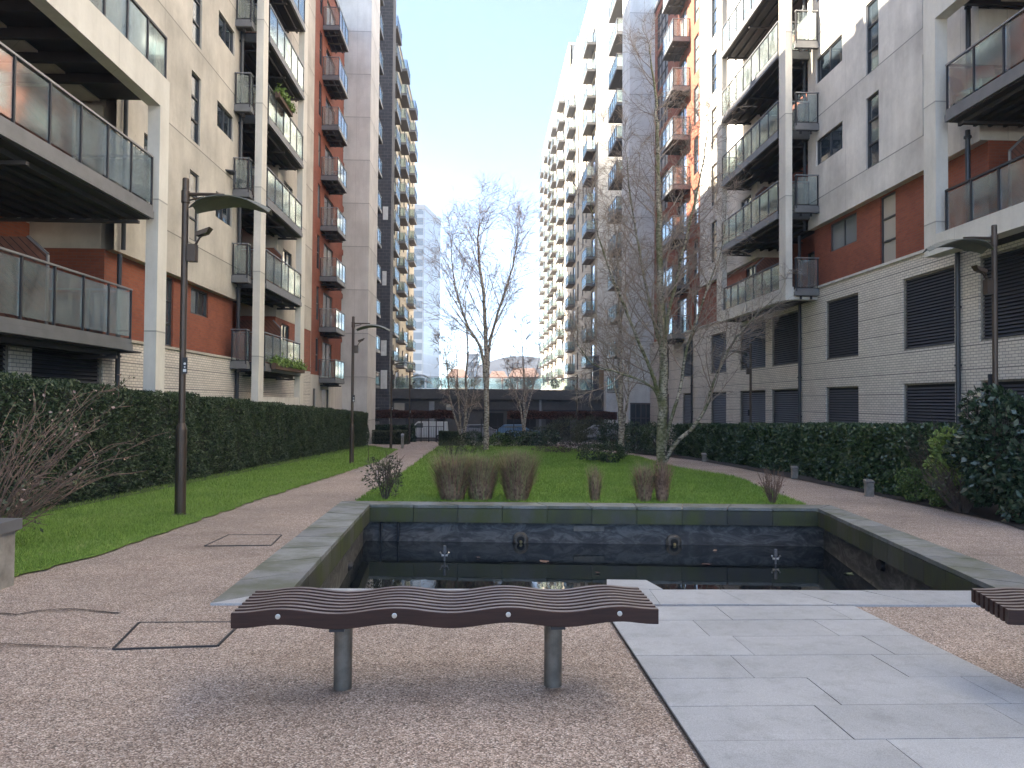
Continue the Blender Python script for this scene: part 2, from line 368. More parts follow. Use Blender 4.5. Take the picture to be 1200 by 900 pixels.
# ---------------------------------------------------------------- world and sun
W = bpy.data.worlds.new('World'); scene.world = W; W.use_nodes = True
n = W.node_tree; n.nodes.clear(); wo = N(n, 'ShaderNodeOutputWorld'); bg = N(n, 'ShaderNodeBackground', Strength=.112)
sky = N(n, 'ShaderNodeTexSky'); sky.sky_type = 'NISHITA'; sky.sun_disc = False
EL, AZ = 33.0, 10.0                                # sun over the left-hand roofs, slightly ahead
sky.sun_elevation = R(EL); sky.sun_rotation = R(-(90-AZ)); sky.air_density = .48; sky.dust_density = .3; sky.ozone_density = 1.0
n.links.new(sky.outputs[0], bg.inputs[0]); n.links.new(bg.outputs[0], wo.inputs[0])
sd = Vector((-math.cos(R(EL))*math.cos(R(AZ)), math.cos(R(EL))*math.sin(R(AZ)), math.sin(R(EL))))
su = bpy.data.lights.new('sun', 'SUN'); su.energy = 5.0; su.angle = R(.5); su.color = (1, .93, .82)
so = bpy.data.objects.new('sun', su); COL.objects.link(so); so.rotation_euler = sd.to_track_quat('Z', 'Y').to_euler(); so.location = (0, 0, 60)
vs = scene.view_settings; vs.view_transform = 'Standard'; vs.look = 'None'; vs.gamma = 1; vs.exposure = 2.72; vs.use_white_balance = True; vs.white_balance_temperature = 6950; vs.white_balance_tint = 8
scene.cycles.max_bounces = 8; scene.cycles.transparent_max_bounces = 24; scene.cycles.use_denoising = True
scene.cycles.caustics_reflective = False; scene.cycles.caustics_refractive = False

# ================================================================ GROUND
def P2(v): return (v.x, v.y)
pi = [P2(G(*p)) for p in ((343, 691), (1174, 694), (959, 597), (433, 592))]     # pond inner corners: front left, front right, back right, back left
po = [P2(G(*p)) for p in ((246, 709), (1290, 711), (973, 592.5), (400, 588))]    # outer corners
def zg(p, dz=0): return (p[0], p[1], gz(p[1])+dz)
gb = MB(); A = [(-160, -25), (160, -25), (160, 85), (-160, 85)]
for i in range(4):
    j = (i+1) % 4; gb.quad(zg(A[i]), zg(A[j]), zg(pi[j], -.004), zg(pi[i], -.004))
gb.quad((-160, 85, gz(85)), (160, 85, gz(85)), (415, 415, gz(85)), (-415, 415, gz(85)))
gb.quad((-160, 85, gz(85)), (-415, 415, gz(85)), (-415, -25, -3.0), (-160, -25, 0))
gb.quad((160, 85, gz(85)), (160, -25, 0), (415, -25, -3.0), (415, 415, gz(85)))
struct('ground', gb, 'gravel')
def sheet(name, pts, mat, dz, kind='structure'):
    mb = MB(); mb.quad(*[zg(p, dz) for p in pts]); o = mb.build(name, mat); o['kind'] = kind; return o
# road across the far end
M['asphalt'] = plain('asphalt', (.055, .055, .058), .85, var=.2)
sheet('road', [(-30, 66), (40, 66), (40, 75.2), (-30, 75.2)], 'asphalt', .004)
# left lawn
ll = [P2(G(*p)) for p in ((-60, 720), (10, 680), (110, 653), (213, 618), (300, 587), (400, 555), (443, 541), (466, 527))]
def rag(P, amp=.035, st=.25):
    out = []
    for i in range(len(P)-1):
        a, b = P[i], P[i+1]; L = math.hypot(b[0]-a[0], b[1]-a[1]); k = max(1, int(L/st))
        for q in range(k): t = q/k; out.append((a[0]+(b[0]-a[0])*t+random.gauss(0, amp), a[1]+(b[1]-a[1])*t+random.gauss(0, amp)))
    return out+[P[-1]]
ll = rag(ll)
lawnL = ll + [(-7.9, 52), (-7.9, 4), (ll[0][0], 4)]
sheet('lawn', lawnL, 'lawn', .012)
# central lawn
cl = [P2(G(*p)) for p in ((415, 588), (432, 577), (475, 552), (500, 533), (514, 523.5), (530, 521.5), (640, 522), (700, 530), (747, 535), (793, 548), (860, 558.5), (945, 592))]
cl = rag(cl); 
sheet('lawn', cl, 'lawn', .012)
# planting soil right, under hedges
rs = [P2(G(*p)) for p in ((1330, 650), (1200, 622), (1171, 612), (1018, 579), (860, 547.5), (813, 539), (753, 533), (700, 526), (655, 520))]
sheet('planting_bed', rs + [(12.2, 54), (12.2, 6)], 'soil', .010)
sheet('planting_bed', [(-9.0, 5), (-7.05, 5), (-7.05, 51.8), (-9.0, 51.8)], 'soil', .020)

# ================================================================ POND
WZ = -1.08
pond = empty('pond', zg(((pi[0][0]+pi[1][0])/2, (pi[0][1]+pi[2][1])/2)), 'sunken rectangular ornamental pond with mossy grey stone coping and dark water', 'pond')
CT = .014
def lerp2(a, b, t): return (a[0]+(b[0]-a[0])*t, a[1]+(b[1]-a[1])*t)
for (i, j, ncop) in ((3, 0, 9), (3, 2, 10), (2, 1, 11), (0, 1, 10)):
    # a run of coping stones from corner i to corner j
    cmb = MB(); fmb = MB(); g = .010 if (i, j) != (0, 1) else .004
    for k in range(ncop):
        t0, t1 = k/ncop+g/8, (k+1)/ncop-g/8
        a, b = lerp2(pi[i], pi[j], t0), lerp2(pi[i], pi[j], t1); c, d = lerp2(po[i], po[j], t1), lerp2(po[i], po[j], t0)
        th = .30 if (i, j) != (0, 1) else .12
        top = [zg(p, CT+random.uniform(-.002, .002)) for p in (a, b, c, d)]
        cmb.hexa([(p[0], p[1], p[2]-.05) for p in top], top)
    o = cmb.build('coping', 'coping' if (i, j) != (0, 1) else 'granite', pond)
    # thick inner face stones hanging below the top
    ax, ay = pi[i]; bx, by = pi[j]; dx, dy = bx-ax, by-ay; L = math.hypot(dx, dy); nx, ny = -dy/L, dx/L
    cxm, cym = (pi[0][0]+pi[1][0]+pi[2][0]+pi[3][0])/4, (pi[0][1]+pi[2][1])/2
    if (cxm-ax)*nx+(cym-ay)*ny < 0: nx, ny = -nx, -ny
    for k in range(ncop):
        a, b = lerp2(pi[i], pi[j], k/ncop+.0005), lerp2(pi[i], pi[j], (k+1)/ncop-.0005)
        a2, b2 = (a[0]-nx*.3, a[1]-ny*.3), (b[0]-nx*.3, b[1]-ny*.3); a, b = (a[0]+nx*.004, a[1]+ny*.004), (b[0]+nx*.004, b[1]+ny*.004)
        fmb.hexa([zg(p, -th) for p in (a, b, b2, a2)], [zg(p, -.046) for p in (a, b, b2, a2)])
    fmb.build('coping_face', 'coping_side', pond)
    wmb = MB(); e = .12
    ee = .45; a, b = (ax-nx*e-dx/L*ee, ay-ny*e-dy/L*ee), (bx-nx*e+dx/L*ee, by-ny*e+dy/L*ee)
    wmb.hexa([(a[0], a[1], -1.9), (b[0], b[1], -1.9), (b[0]-nx*.2, b[1]-ny*.2, -1.9), (a[0]-nx*.2, a[1]-ny*.2, -1.9)],
             [zg(a, -.07), zg(b, -.07), zg((b[0]-nx*.2, b[1]-ny*.2), -.07), zg((a[0]-nx*.2, a[1]-ny*.2), -.07)])
    wmb.build('pond_wall', 'marble', pond)
q = 1.02; wm = MB(); wm.quad(*[(cxm+(p[0]-cxm)*q, cym+(p[1]-cym)*1.03, WZ) for p in pi]); wo_ = wm.build('water', 'water'); wo_['kind'] = 'structure'
def onW(px, py):
    d = ray(px, py); t = (WZ-C.z)/d.z; return C+d*t
# round wall lights on the pond walls, overflow grille, pipes
ybk = (pi[2][1]+pi[3][1])/2
def on_back(px, py):
    t = (px-433)/(959-433); b = lerp2(pi[3], pi[2], t); d = ray(px, py); t = (b[1]+.11)/d.y; return C+d*t
for (px, py) in ((610, 632), (789, 635)):
    p = on_back(px, py); mb = MB(); mb.tube([(p.x, p.y, p.z), (p.x, p.y-.05, p.z), (p.x, p.y-.08, p.z)], [.14, .14, .10], 20)
    o = mb.build('wall_light', 'leg_steel', pond); MB().tube([(p.x, p.y-.08, p.z), (p.x, p.y-.10, p.z)], [.07, .06], 16).build('lens', 'void', o); MB().tube([(p.x, p.y-.10, p.z-.03), (p.x, p.y-.12, p.z-.03)], [.03, .02], 12).build('glint_cap', 'brass', o)
p = on_back(690, 619); MB().box(p.x-.28, p.x+.28, p.y-.03, p.y, p.z-.05, p.z+.05).build('overflow_grille', 'grey_light', pond)
for px in (447, 467):
    p = on_back(px, 625); MB().tube([(p.x, p.y-.05, p.z+.25), (p.x, p.y-.05, WZ+.05), (p.x, p.y-.05, WZ-.2)], .022, 8).build('pipe', 'pipe', pond)
for (px, py) in ((409.5, 664), (1035, 662)):
    i = 0 if px < 600 else 1
    a, b = (pi[3], pi[0]) if px < 600 else (pi[2], pi[1]); sgn = 1 if px < 600 else -1
    best = None
    for k in range(200):
        t = k/199; b_ = lerp2(a, b, t); P = Vector((b_[0]-sgn*.12, b_[1], 0)); v = P-C
        vv = v; 
        depth = vv.dot(fw); u = 600+F*vv.dot(rt)/depth
        if best is None or abs(u-px) < best[0]: best = (abs(u-px), P)
    P = best[1]; zz = C.z + (ray(px, py).z/ray(px, py).y)*P.y
    MB().tube([(P.x, P.y, zz), (P.x+sgn*.07, P.y, zz)], [.09, .07], 18).build('wall_light', 'steel', pond)
# ledge stone projecting over the water
a = [P2(G(*p)) for p in ((712, 692), (777, 692), (757, 681), (711, 680.5))]
MB().hexa([zg(p, -.06) for p in a], [zg(p, .012) for p in a]).build('ledge_stone', 'granite', pond)
# fountain nozzles
for k, (px, py, lab) in enumerate(((521, 657, 'small metal fountain nozzle standing in the left part of the pond water'), (909, 661, 'small metal fountain nozzle standing in the right part of the pond water'))):
    p = onW(px, py); e = empty('fountain_nozzle', (p.x, p.y, WZ-.1), lab, 'fountain nozzle', 'fountain nozzles in the pond')
    MB().tube([(p.x, p.y, WZ-.1), (p.x, p.y, WZ+.12), (p.x, p.y, WZ+.13), (p.x, p.y, WZ+.24)], [.016, .016, .03, .025], 10).build('stem', 'galv', e)
    mb = MB()
    for q in (-1, 1): mb.tube([(p.x, p.y, WZ+.08), (p.x+q*.05, p.y, WZ+.10), (p.x+q*.07, p.y-.02, WZ+.14)], [.01, .01, .014], 6)
    mb.tube([(p.x-.05, p.y, WZ+.08), (p.x+.05, p.y, WZ+.08)], .012, 8); mb.build('jet_arms', 'bolt', e)
# floating leaves
lf = [(638, 659, 'pale'), (560, 654, 'pale'), (829, 662, 'brown'), (995, 673, 'green'), (700, 672, 'dark'), (838, 646, 'pale')]
for k, (px, py, c) in enumerate(lf):
    p = onW(px, py); mb = MB(); r = .09 if k in (0, 2, 3) else .05
    a0 = random.uniform(0, 6); ring = []
    for q in range(9):
        an = 2*math.pi*q/9; rr = r*(1 if q % 2 else .62)*(1.25 if q < 3 else .9)
        ring.append((p.x+math.cos(an+a0)*rr, p.y+math.sin(an+a0)*rr*.8, WZ+.008+random.uniform(0, .018)))
    mb.hexa([(x, y, z-.004) for x, y, z in ring], ring)
    mt = {'pale': M['drygrass'], 'brown': M['brownleaf'], 'green': M['greengrass'], 'dark': M['brownleaf']}[c]
    o = mb.build('fallen_leaf', mt, org=(p.x, p.y, WZ))
    tag(o, ('pale fallen leaf floating below the left round pond light', 'small pale leaf floating between the left nozzle and the left round light',
            'curled brown leaf floating under the right round pond light', 'greenish fallen leaf floating right of the right fountain nozzle',
            'small dark leaf floating in front of the middle of the pond', 'tiny pale leaf floating close to the right round pond light')[k], 'leaf', 'leaves floating on the pond')

# ================================================================ PAVING STRIP
d0 = Vector(G(711, 727)); xl = d0.x; yb = po[0][1]+.0
yf = min(po[0][1], po[1][1])
xl0, xr0 = G(706, 712).x, G(1000, 712).x
mb = MB(); yy = yf-.012; row = 0
while yy > -.5:
    h = .445; x = xl0 - (0.0 if row % 2 else .0); wds = [.62, .93, .93, .93] if row % 2 else [.93, .93, .93, .93]
    if row % 3 == 2: wds = [.78, .93, .93, .93]
    for w in wds:
        x1 = min(x+w-.006, xr0); 
        if x1-x > .08:
            dz = .016+random.uniform(-.0015, .0015)
            mb.hexa([zg(p, -.03) for p in ((x, yy-h+.006), (x1, yy-h+.006), (x1, yy), (x, yy))], [zg(p, dz) for p in ((x, yy-h+.006), (x1, yy-h+.006), (x1, yy), (x, yy))])
        x = x1+.006
    yy -= h; row += 1
struct('paving', mb, 'granite')
sheet('paving_joints', [(xl0-.012, -.5), (xr0+.012, -.5), (xr0+.012, yf+.0), (xl0-.012, yf+.0)], 'soil', .006)
# covers let into the gravel: thin dark metal frames
def frame_cover(pts, lab, w=.018):
    q = [P2(G(*p)) for p in pts]; c = (sum(p[0] for p in q)/4, sum(p[1] for p in q)/4)
    e = empty('inspection_cover', zg(c), lab, 'inspection cover', 'inspection covers set in the gravel')
    fm = MB()
    for i in range(4):
        a, b = Vector(q[i]), Vector(q[(i+1) % 4]); d = (b-a).normalized()*w; nn = Vector((-d.y, d.x))
        fm.hexa([zg(p, -.01) for p in (a-nn*.5, b-nn*.5, b+nn*.5, a+nn*.5)], [zg(p, .006+.0007*i) for p in (a-nn*.5, b-nn*.5, b+nn*.5, a+nn*.5)])
    fm.build('frame', 'steel', e)
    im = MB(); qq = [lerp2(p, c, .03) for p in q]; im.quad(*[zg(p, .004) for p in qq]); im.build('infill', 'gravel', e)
frame_cover(((133, 761), (255, 757), (283, 729.5), (163, 730)), 'gravel filled inspection cover with dark metal frame in the path left of the bench')
frame_cover(((240, 640), (318, 639), (330, 627), (268, 627)), 'smaller gravel filled inspection cover farther up the left path beside the pond')
# long hairline cracks / cuts
def crack(pts, w):
    mb = MB(); q = [Vector(P2(G(*p))) for p in pts]
    for i in range(len(q)-1):
        d = (q[i+1]-q[i]).normalized(); nn = Vector((-d.y, d.x))*w*random.uniform(.6, 1.2)*.5
        mb.quad(zg(q[i]-nn, .0045), zg(q[i+1]-nn, .0045), zg(q[i+1]+nn, .0045), zg(q[i]+nn, .0045))
    return mb
ck = crack(((0, 719), (20, 720.5), (45, 716), (70, 714), (90, 714), (112, 716.5), (140, 719)), .022)
ck2 = crack(((-5, 754), (30, 756), (70, 758), (130, 760)), .012)
ck3 = crack(((940, 645-8), (990, 639), (1040, 648), (1100, 655)), .012)
b0 = len(ck.v); ck.v += ck2.v; ck.f += [tuple(i+b0 for i in f) for f in ck2.f]
struct('path_cracks', ck, 'soil')

# ================================================================ BENCHES
def wave(x): return (.0135)*math.cos((x+.287)*2*math.pi/.61) * min(1, max(0, (1.22-abs(x))/.25))
def bench(loc, rz, label, BL=2.36):
    e = empty('wavy_bench', loc, label, 'bench', 'wavy slatted benches by the pond', rz)
    ns, sw, gap, th, H = 8, .040, .0268, .082, .505
    wd = ns*sw+(ns-1)*gap
    for k in range(ns):
        y0 = -wd/2+k*(sw+gap); mb = MB(); seg = 72
        for i in range(seg+1):
            x = -BL/2+BL*i/seg; z = H-th/2+wave(x); bv = .004
            pr = [(y0, -th/2+bv), (y0+bv, -th/2), (y0+sw-bv, -th/2), (y0+sw, -th/2+bv), (y0+sw, th/2-bv), (y0+sw-bv, th/2), (y0+bv, th/2), (y0, th/2-bv)]
            mb.v += [(x, a, z+b) for a, b in pr]
        for i in range(seg):
            for q in range(8): r = (q+1) % 8; mb.f.append((i*8+q, (i+1)*8+q, (i+1)*8+r, i*8+r))
        mb.f.append(tuple(range(8))); mb.f.append(tuple(seg*8+q for q in reversed(range(8))))
        mb.build('slat', 'wood', e, local=True)
    for x in (-.90, -.287, .323, .93):
        z = H-th/2+wave(x)+.004
        MB().tube([(x, -wd/2-.006, z), (x, -wd/2-.005, z), (x, -wd/2+.004, z)], [.010, .0135, .0135], 14).build('bolt', 'bolt', e, local=True)
        MB().tube([(x, -wd/2+.01, z), (x, wd/2-.01, z)], .011, 8).build('tie_rod', 'galv', e, local=True)
    for x in (-.60, .60):
        mb = MB(); zt = H-th/2+wave(x)-th/2-.012; mb.tube([(x, .035, -.03), (x, .035, .004), (x, .035, zt)], .052, 28); o = mb.build('leg', 'leg_steel', e, local=True, smooth=False)
        MB().box(x-.04, x+.04, -wd/2+.05, wd/2-.03, H-th-.028+wave(x), H-th-.004+wave(x)-.006).build('bracket', 'steel', e, local=True)
    return e
Yf = 4.16; pl, pr_ = PY(271, 711.7, Yf), PY(772, 709, Yf)
bc = ((pl.x+pr_.x)/2, Yf+.255); BLn = pr_.x-pl.x
bench((bc[0], bc[1], gz(bc[1])), R(1.2), 'wavy dark slatted bench on two steel posts, in full view in front of the pond', BLn)
b2 = PY(1138, 692, 4.62)
an = R(-13); hx, hy = BLn/2, .255
lx, ly = -hx, hy
cx = b2.x-(lx*math.cos(an)-ly*math.sin(an)); cy = 4.62-(lx*math.sin(an)+ly*math.cos(an))
bench((cx, cy, gz(cy)), an, 'wavy dark slatted bench cut off by the right edge, turned slightly toward the other bench', BLn)

# ================================================================ LAMPS
def lamp(px, base, label, flip=False, first=[None], plaque=True):
    x, y, z = base
    if first[0] is None:
        e = empty('street_lamp', (0, 0, 0), label, 'lamp post', 'lamp posts along the garden paths'); first[0] = e
        MB().lathe([(.16, 0), (.16, .01), (.085, .02), (.085, 1.38), (.06, 1.47), (.052, 1.48), (.052, 5.44), (.045, 5.46)], n=16).build('post', 'lamp', e, local=True, smooth=False)
        MB().lathe([(.058, 0), (.066, .01), (.066, .2), (.058, .21)], z0=5.05, n=16).build('collar', 'lamp', e, local=True)
        a = MB().tube([(.05, 0, 5.20), (.45, 0, 5.205), (.62, 0, 5.20)], [.03, .024, .018], 8)
        a.tube([(.05, 0, 5.10), (.30, 0, 5.16)], .014, 6); a.build('arm', 'lamp', e, local=True)
        wb = MB(); NS = 14
        for i in range(NS+1):
            t = i/NS; xx = .12+1.25*t; zz = 5.19-.18*(2*t-1)**2-.03*t; hw = .38*min(1, .5+2.5*t, .30+3.2*(1-t))
            for s in (-1, 1):
                wb.v += [(xx, s*hw, zz-.07), (xx, s*hw, zz-.085)]
            wb.v += [(xx, 0, zz), (xx, 0, zz-.015)]
        for i in range(NS):
            b = i*6; c = b+6
            wb.f += [(b, c, c+4, b+4), (b+4, c+4, c+2, b+2), (b+1, b+5, c+5, c+1), (b+5, b+3, c+3, c+5), (b, b+1, c+1, c), (b+2, c+2, c+3, b+3)]
        wb.f += [(0, 4, 5, 1), (4, 2, 3, 5), (NS*6, NS*6+1, NS*6+5, NS*6+4), (NS*6+4, NS*6+5, NS*6+3, NS*6+2)]
        wb.build('reflector_wing', 'wing', e, local=True, smooth=False)
        MB().box(.055, .19, -.07, .07, 4.10, 4.38).build('gear_box', 'lamp', e, local=True)
        sp = MB(); sp.tube([(.16, 0, 4.38), (.24, .0, 4.50), (.30, 0, 4.54)], .014, 6); sp.tube([(.16, .05, 4.38), (.22, .06, 4.50), (.30, .04, 4.56)], .009, 6)
        o = sp.build('spot_bracket', 'lamp', e, local=True)
        hd = MB(); hd.hexa([(.20, -.08, 4.51), (.36, -.08, 4.56), (.36, .08, 4.56), (.20, .08, 4.51)], [(.19, -.09, 4.57), (.42, -.09, 4.655), (.42, .09, 4.655), (.19, .09, 4.57)])
        hd.build('spotlight', 'lamp', e, local=True)
        pq = MB().box(.02, .10, -.072, -.062, 2.28, 2.54).build('plaque', 'steel', e, local=True)
        mk = MB().box(.035, .085, -.0735, -.0722, 2.31, 2.355); mk.tube([(.06, -.0735, 2.44), (.06, -.0725, 2.44)], .02, 10); mk.box(.05, .07, -.0735, -.0725, 2.375, 2.40)
        mk.build('notice_mark', 'white', pq, local=True)
    else:
        e = copy_tree(first[0]); e['label'] = label; ORG[e.name] = Vector(base)
    e.location = base; e.rotation_euler = (0, 0, math.pi if flip else 0)
    return e
def gp(px, py): g = G(px, py); return (g.x, g.y, gz(g.y))
lamp(0, gp(211, 604), 'tall brown lamp post with curved wing on the left lawn, nearest of the left row')
lamp(0, gp(412, 543.5), 'lamp post on the left lawn in front of the end of the yew hedge')
lamp(0, gp(458, 526), 'lamp post at the far end of the left lawn beside the low hedge')
lamp(0, gp(479.5, 520), 'thin distant lamp post between the low hedge and the end of the left path')
e = lamp(0, (PY(1166, 400, 14.6).x, 14.6, gz(14.6)), 'lamp post behind the tall dark shrub at the right, wing pointing left', True)
lamp(0, (11.75, 33.2, gz(33.2)-.35), 'lamp post standing against the white brick wall behind the laurel hedge', True)
lamp(0, gp(676, 520), 'thin distant lamp post beside the far shrubs right of the central lawn', True)

# ================================================================ FACADE TOOLS
def wall_y(mb, X, s, y0, y1, z0, z1, ops, dep=.16):
    """wall facing +s in x with openings (ya,yb,za,zb)"""
    ops = [o for o in ops if o[0] < y1 and o[1] > y0 and o[2] < z1 and o[3] > z0]
    ys = sorted({y0, y1, *[max(y0, o[0]) for o in ops], *[min(y1, o[1]) for o in ops]})
    zs = sorted({z0, z1, *[max(z0, o[2]) for o in ops], *[min(z1, o[3]) for o in ops]})
    for i in range(len(ys)-1):
        ym = (ys[i]+ys[i+1])/2; run = None
        for j in range(len(zs)-1):
            zm = (zs[j]+zs[j+1])/2
            if any(o[0] < ym < o[1] and o[2] < zm < o[3] for o in ops):
                if run is not None: mb.quad((X, ys[i], run), (X, ys[i+1], run), (X, ys[i+1], zs[j]), (X, ys[i], zs[j])); run = None
            elif run is None: run = zs[j]
        if run is not None: mb.quad((X, ys[i], run), (X, ys[i+1], run), (X, ys[i+1], z1), (X, ys[i], z1))
    Xi = X-s*dep
    for (a, b, c, d) in [o[:4] for o in ops]:
        mb.quad((X, a, c), (X, b, c), (Xi, b, c), (Xi, a, c)); mb.quad((X, a, d), (X, b, d), (Xi, b, d), (Xi, a, d))
        mb.quad((X, a, c), (X, a, d), (Xi, a, d), (Xi, a, c)); mb.quad((X, b, c), (X, b, d), (Xi, b, d), (Xi, b, c))
WC = {}
def window(root, X, s, ya, yb, za, zb, bars_y=0, bars_z=0, dep=.11, kind='win', far=False):
    key = (s, round(yb-ya, 2), round(zb-za, 2), bars_y, bars_z, kind, far)
    w, h = yb-ya, zb-za; wl = (X-s*dep, ya, za)
    if key in WC: return inst(WC[key], root, wl)
    t = .05 if not far else .07; mb = MB()
    if kind == 'grille':
        mb.box(-s*.03, -s*.02, 0, w, 0, h)
        o = mb.build('grille', 'void', root, local=True); o.location = Vector(wl)-ORG[root.name]
        m2 = MB(); m2.box(0, s*.07, 0, .05, 0, h); m2.box(0, s*.07, w-.05, w, 0, h); m2.box(0, s*.069, .05, w-.05, h-.05, h); m2.box(0, s*.09, .05, w-.05, 0, .05)
        m2.build('grille_frame', 'grey_light', o, local=True)
        m3 = MB(); z = .09; step = .088
        while z < h-.08:
            m3.hexa([(s*.005, .05, z), (s*.005, w-.05, z), (s*.05, w-.05, z-.018), (s*.05, .05, z-.018)], [(s*.005, .05, z+.045), (s*.005, w-.05, z+.045), (s*.05, w-.05, z-.008), (s*.05, .05, z-.008)]); z += step
        m3.build('louvres', 'louvre', o, local=True); WC[key] = o; return o
    mb.box(0, s*.06, 0, t, 0, h); mb.box(0, s*.06, w-t, w, 0, h); mb.box(0, s*.059, t, w-t, 0, t); mb.box(0, s*.059, t, w-t, h-t, h)
    for i in range(bars_y): y = w*(i+1)/(bars_y+1); mb.box(0, s*.055, y-t/2, y+t/2, t, h-t)
    for i in range(bars_z): z = h*(i+1)/(bars_z+1); mb.box(.001*s, s*.052, t, w-t, z-t/2, z+t/2)
    o = mb.build('window', 'frame', root, local=True); o.location = Vector(wl)-ORG[root.name]
    pm = MB(); pm.quad((s*.012, t*.5, t*.5), (s*.012, w-t*.5, t*.5), (s*.016, w-t*.5, h-t*.5), (s*.016, t*.5, h-t*.5))
    pm.box(-s*.012, s*.008, t*.4, w-t*.4, t*.4, h-t*.4)
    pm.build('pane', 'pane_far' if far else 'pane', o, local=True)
    WC[key] = o; return o
BC = {}
def balcony(root, X, s, Xw, y0, y1, z, th=.25, pitch=1.0, rail=1.1, far=False, glass=True, edge='slab_edge', ends=(True, True)):
    """slab from wall Xw out to front X, floor top at z; balustrade on front and both ends"""
    d = abs(X-Xw); L = y1-y0; key = (s, round(d, 2), round(L, 2), th, pitch, far, glass, edge, ends); wl = (Xw, y0, z)
    if key in BC: return inst(BC[key], root, wl)
    mb = MB(); D = s*d
    mb.box(0, D, 0, L, -th, -th*.5+.02); mb.box(0, D-s*.02, .02, L-.02, -th*.5+.024, 0)
    o = mb.build('balcony', edge, root, local=True); o.location = Vector(wl)-ORG[root.name]
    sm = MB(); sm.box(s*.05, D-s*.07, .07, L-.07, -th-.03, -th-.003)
    k = .25
    if not far:
        while k < d-.1: sm.box(s*k, s*(k+.07), .1, L-.1, -th-.13, -th-.034); k += .38
        for yy in ((0.0+.4, L/2, L-.5) if L > 2 else ()): sm.box(s*.02, D-s*.14, yy, yy+.1, -th-.20, -th-.135)
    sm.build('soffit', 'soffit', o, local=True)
    if rail:
        rm = MB(); t = .022 if not far else .03; nb = max(1, round(L/pitch)); fx = D-s*.05
        for i in range(nb+1):
            y = .04+(L-.08)*i/nb; rm.box(fx-t, fx+t, y-t, y+t, -.12, rail)
        hr = .028
        rm.box(fx-.02, fx+.02, .02, L-.02, -.125, -.085); hm = MB(); hm.box(fx-hr, fx+hr, .0, L, rail+.002, rail+.04)
        for on, yy in zip(ends, (.04, L-.04)):
            if not on: continue
            hm.box(0, fx-s*(hr+.001), yy-hr, yy+hr, rail+.002, rail+.04)
            ne = max(1, round(d/pitch))
            rm.box(s*.03, fx, yy-.02, yy+.02, .0, .035)
            for i in range(ne): x = s*(.05+(d-.1)*i/ne); rm.box(x-t, x+t, yy-t, yy+t, -.02, rail)
        rm.build('railing', 'steel', o, local=True); hm.build('handrail', 'galv', o, local=True)
        gm = MB()
        for i in range(nb):
            ya = .04+(L-.08)*i/nb+t+.03; yb_ = .04+(L-.08)*(i+1)/nb-t-.03
            gm.box(fx-.006, fx+.006, ya, yb_, .06, rail-.05)
        for on, yy in zip(ends, (.04, L-.04)):
            if on: gm.box(s*.1, fx-s*.06, yy-.006, yy+.006, .06, rail-.05)
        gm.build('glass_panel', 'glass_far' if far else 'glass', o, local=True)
    BC[key] = o; return o
def downpipe(root, x, y, z0, z1, r=.055, jog=None):
    mb = MB(); pts = [(x, y, z0)]
    if jog: pts += [(x, y, jog[0]), (x+jog[1], y, jog[0]+.25)]; pts += [(x+jog[1], y, z1)]
    else: pts += [(x, y, z1)]
    mb.tube(pts, r, 10)
    z = z0+1
    while z < z1: mb.tube([(pts[-1][0] if z > (jog[0] if jog else 1e9) else x, y, z), (pts[-1][0] if z > (jog[0] if jog else 1e9) else x, y, z+.05)], r*1.5, 10); z += 1.5
    mb.build('downpipe', 'pipe', root)
FLl = [2.82+3.05*k for k in range(16)]
FLr = [5.70+3.05*k for k in range(18)]

# ================================================================ LEFT NEAR BUILDING
XW = -8.9
bl = empty('apartment_building', (XW-2, 25, -1), 'pale concrete and red brick apartment block with glass balconies along the left hedge', 'building')
TOP = 27.6
yB = YX(130, XW); yC = YX(279, XW, 400); yD = 33.4; yE = 40.2; yF = 50.3
w = MB(); wb = MB(); rb = MB()
ops = []; wins = []
def addw(L, a, b, c, d, *k): L.append((a, b, c, d)); wins.append((a, b, c, d)+k)
# base: white brick
gr = [(-60, 12), (37, 121)]
opsb = [(YX(a, XW, 430), YX(b, XW, 430), .55, 2.62) for a, b in gr]; opsb.append((5.0, 8.6, .55, 2.62))
wall_y(wb, XW, 1, 2, yE, -2, 2.98, opsb)
for o in opsb: window(bl, XW, 1, *o, kind='grille')
w.box(XW-.02, XW+.05, 2, yC-.02, 2.93, 3.0)      # string course of stone over the base
# brick storey
tw = (YX(198, XW), YX(210, XW)); hwn = (YX(232, XW, 350), YX(252, XW, 350))
tall = (YX(218, XW), YX(229, XW)); hz = (YX(249, XW), YX(268, XW))
bwin = (YX(163, XW), YX(175, XW))
opr = [(tw[0], tw[1], 3.05, 5.05), (hwn[0], hwn[1], 4.2, 5.03)]
Xr = XW-.22
wall_y(rb, Xr, 1, yB, yC, 3.0, 5.12, opr)
window(bl, Xr, 1, *opr[0], bars_z=2); window(bl, Xr, 1, *opr[1], bars_y=1)
rb.quad((Xr, yB, 3.0), (Xr, yB, 5.12), (Xr-1.6, yB, 5.12), (Xr-1.6, yB, 3.0))
# concrete storeys from yB to yC
oc = []
for fl in FLl[1:8]:
    addw(oc, tall[0], tall[1], fl+.5, fl+2.62, 0, 2); addw(oc, hz[0], hz[1], fl+1.72, fl+2.58, 1, 0)
for fl in FLl[1:3]: addw(oc, bwin[0], bwin[1], fl+.5, fl+2.62, 0, 2)
wall_y(w, XW, 1, yB, yC, 5.1, TOP, oc, .2)
w.quad((XW, yB, 5.1), (XW, yC, 5.1), (XW-.3, yC, 5.1), (XW-.3, yB, 5.1))
for q in wins: window(bl, XW, 1, q[0], q[1], q[2], q[3], q[4], q[5])
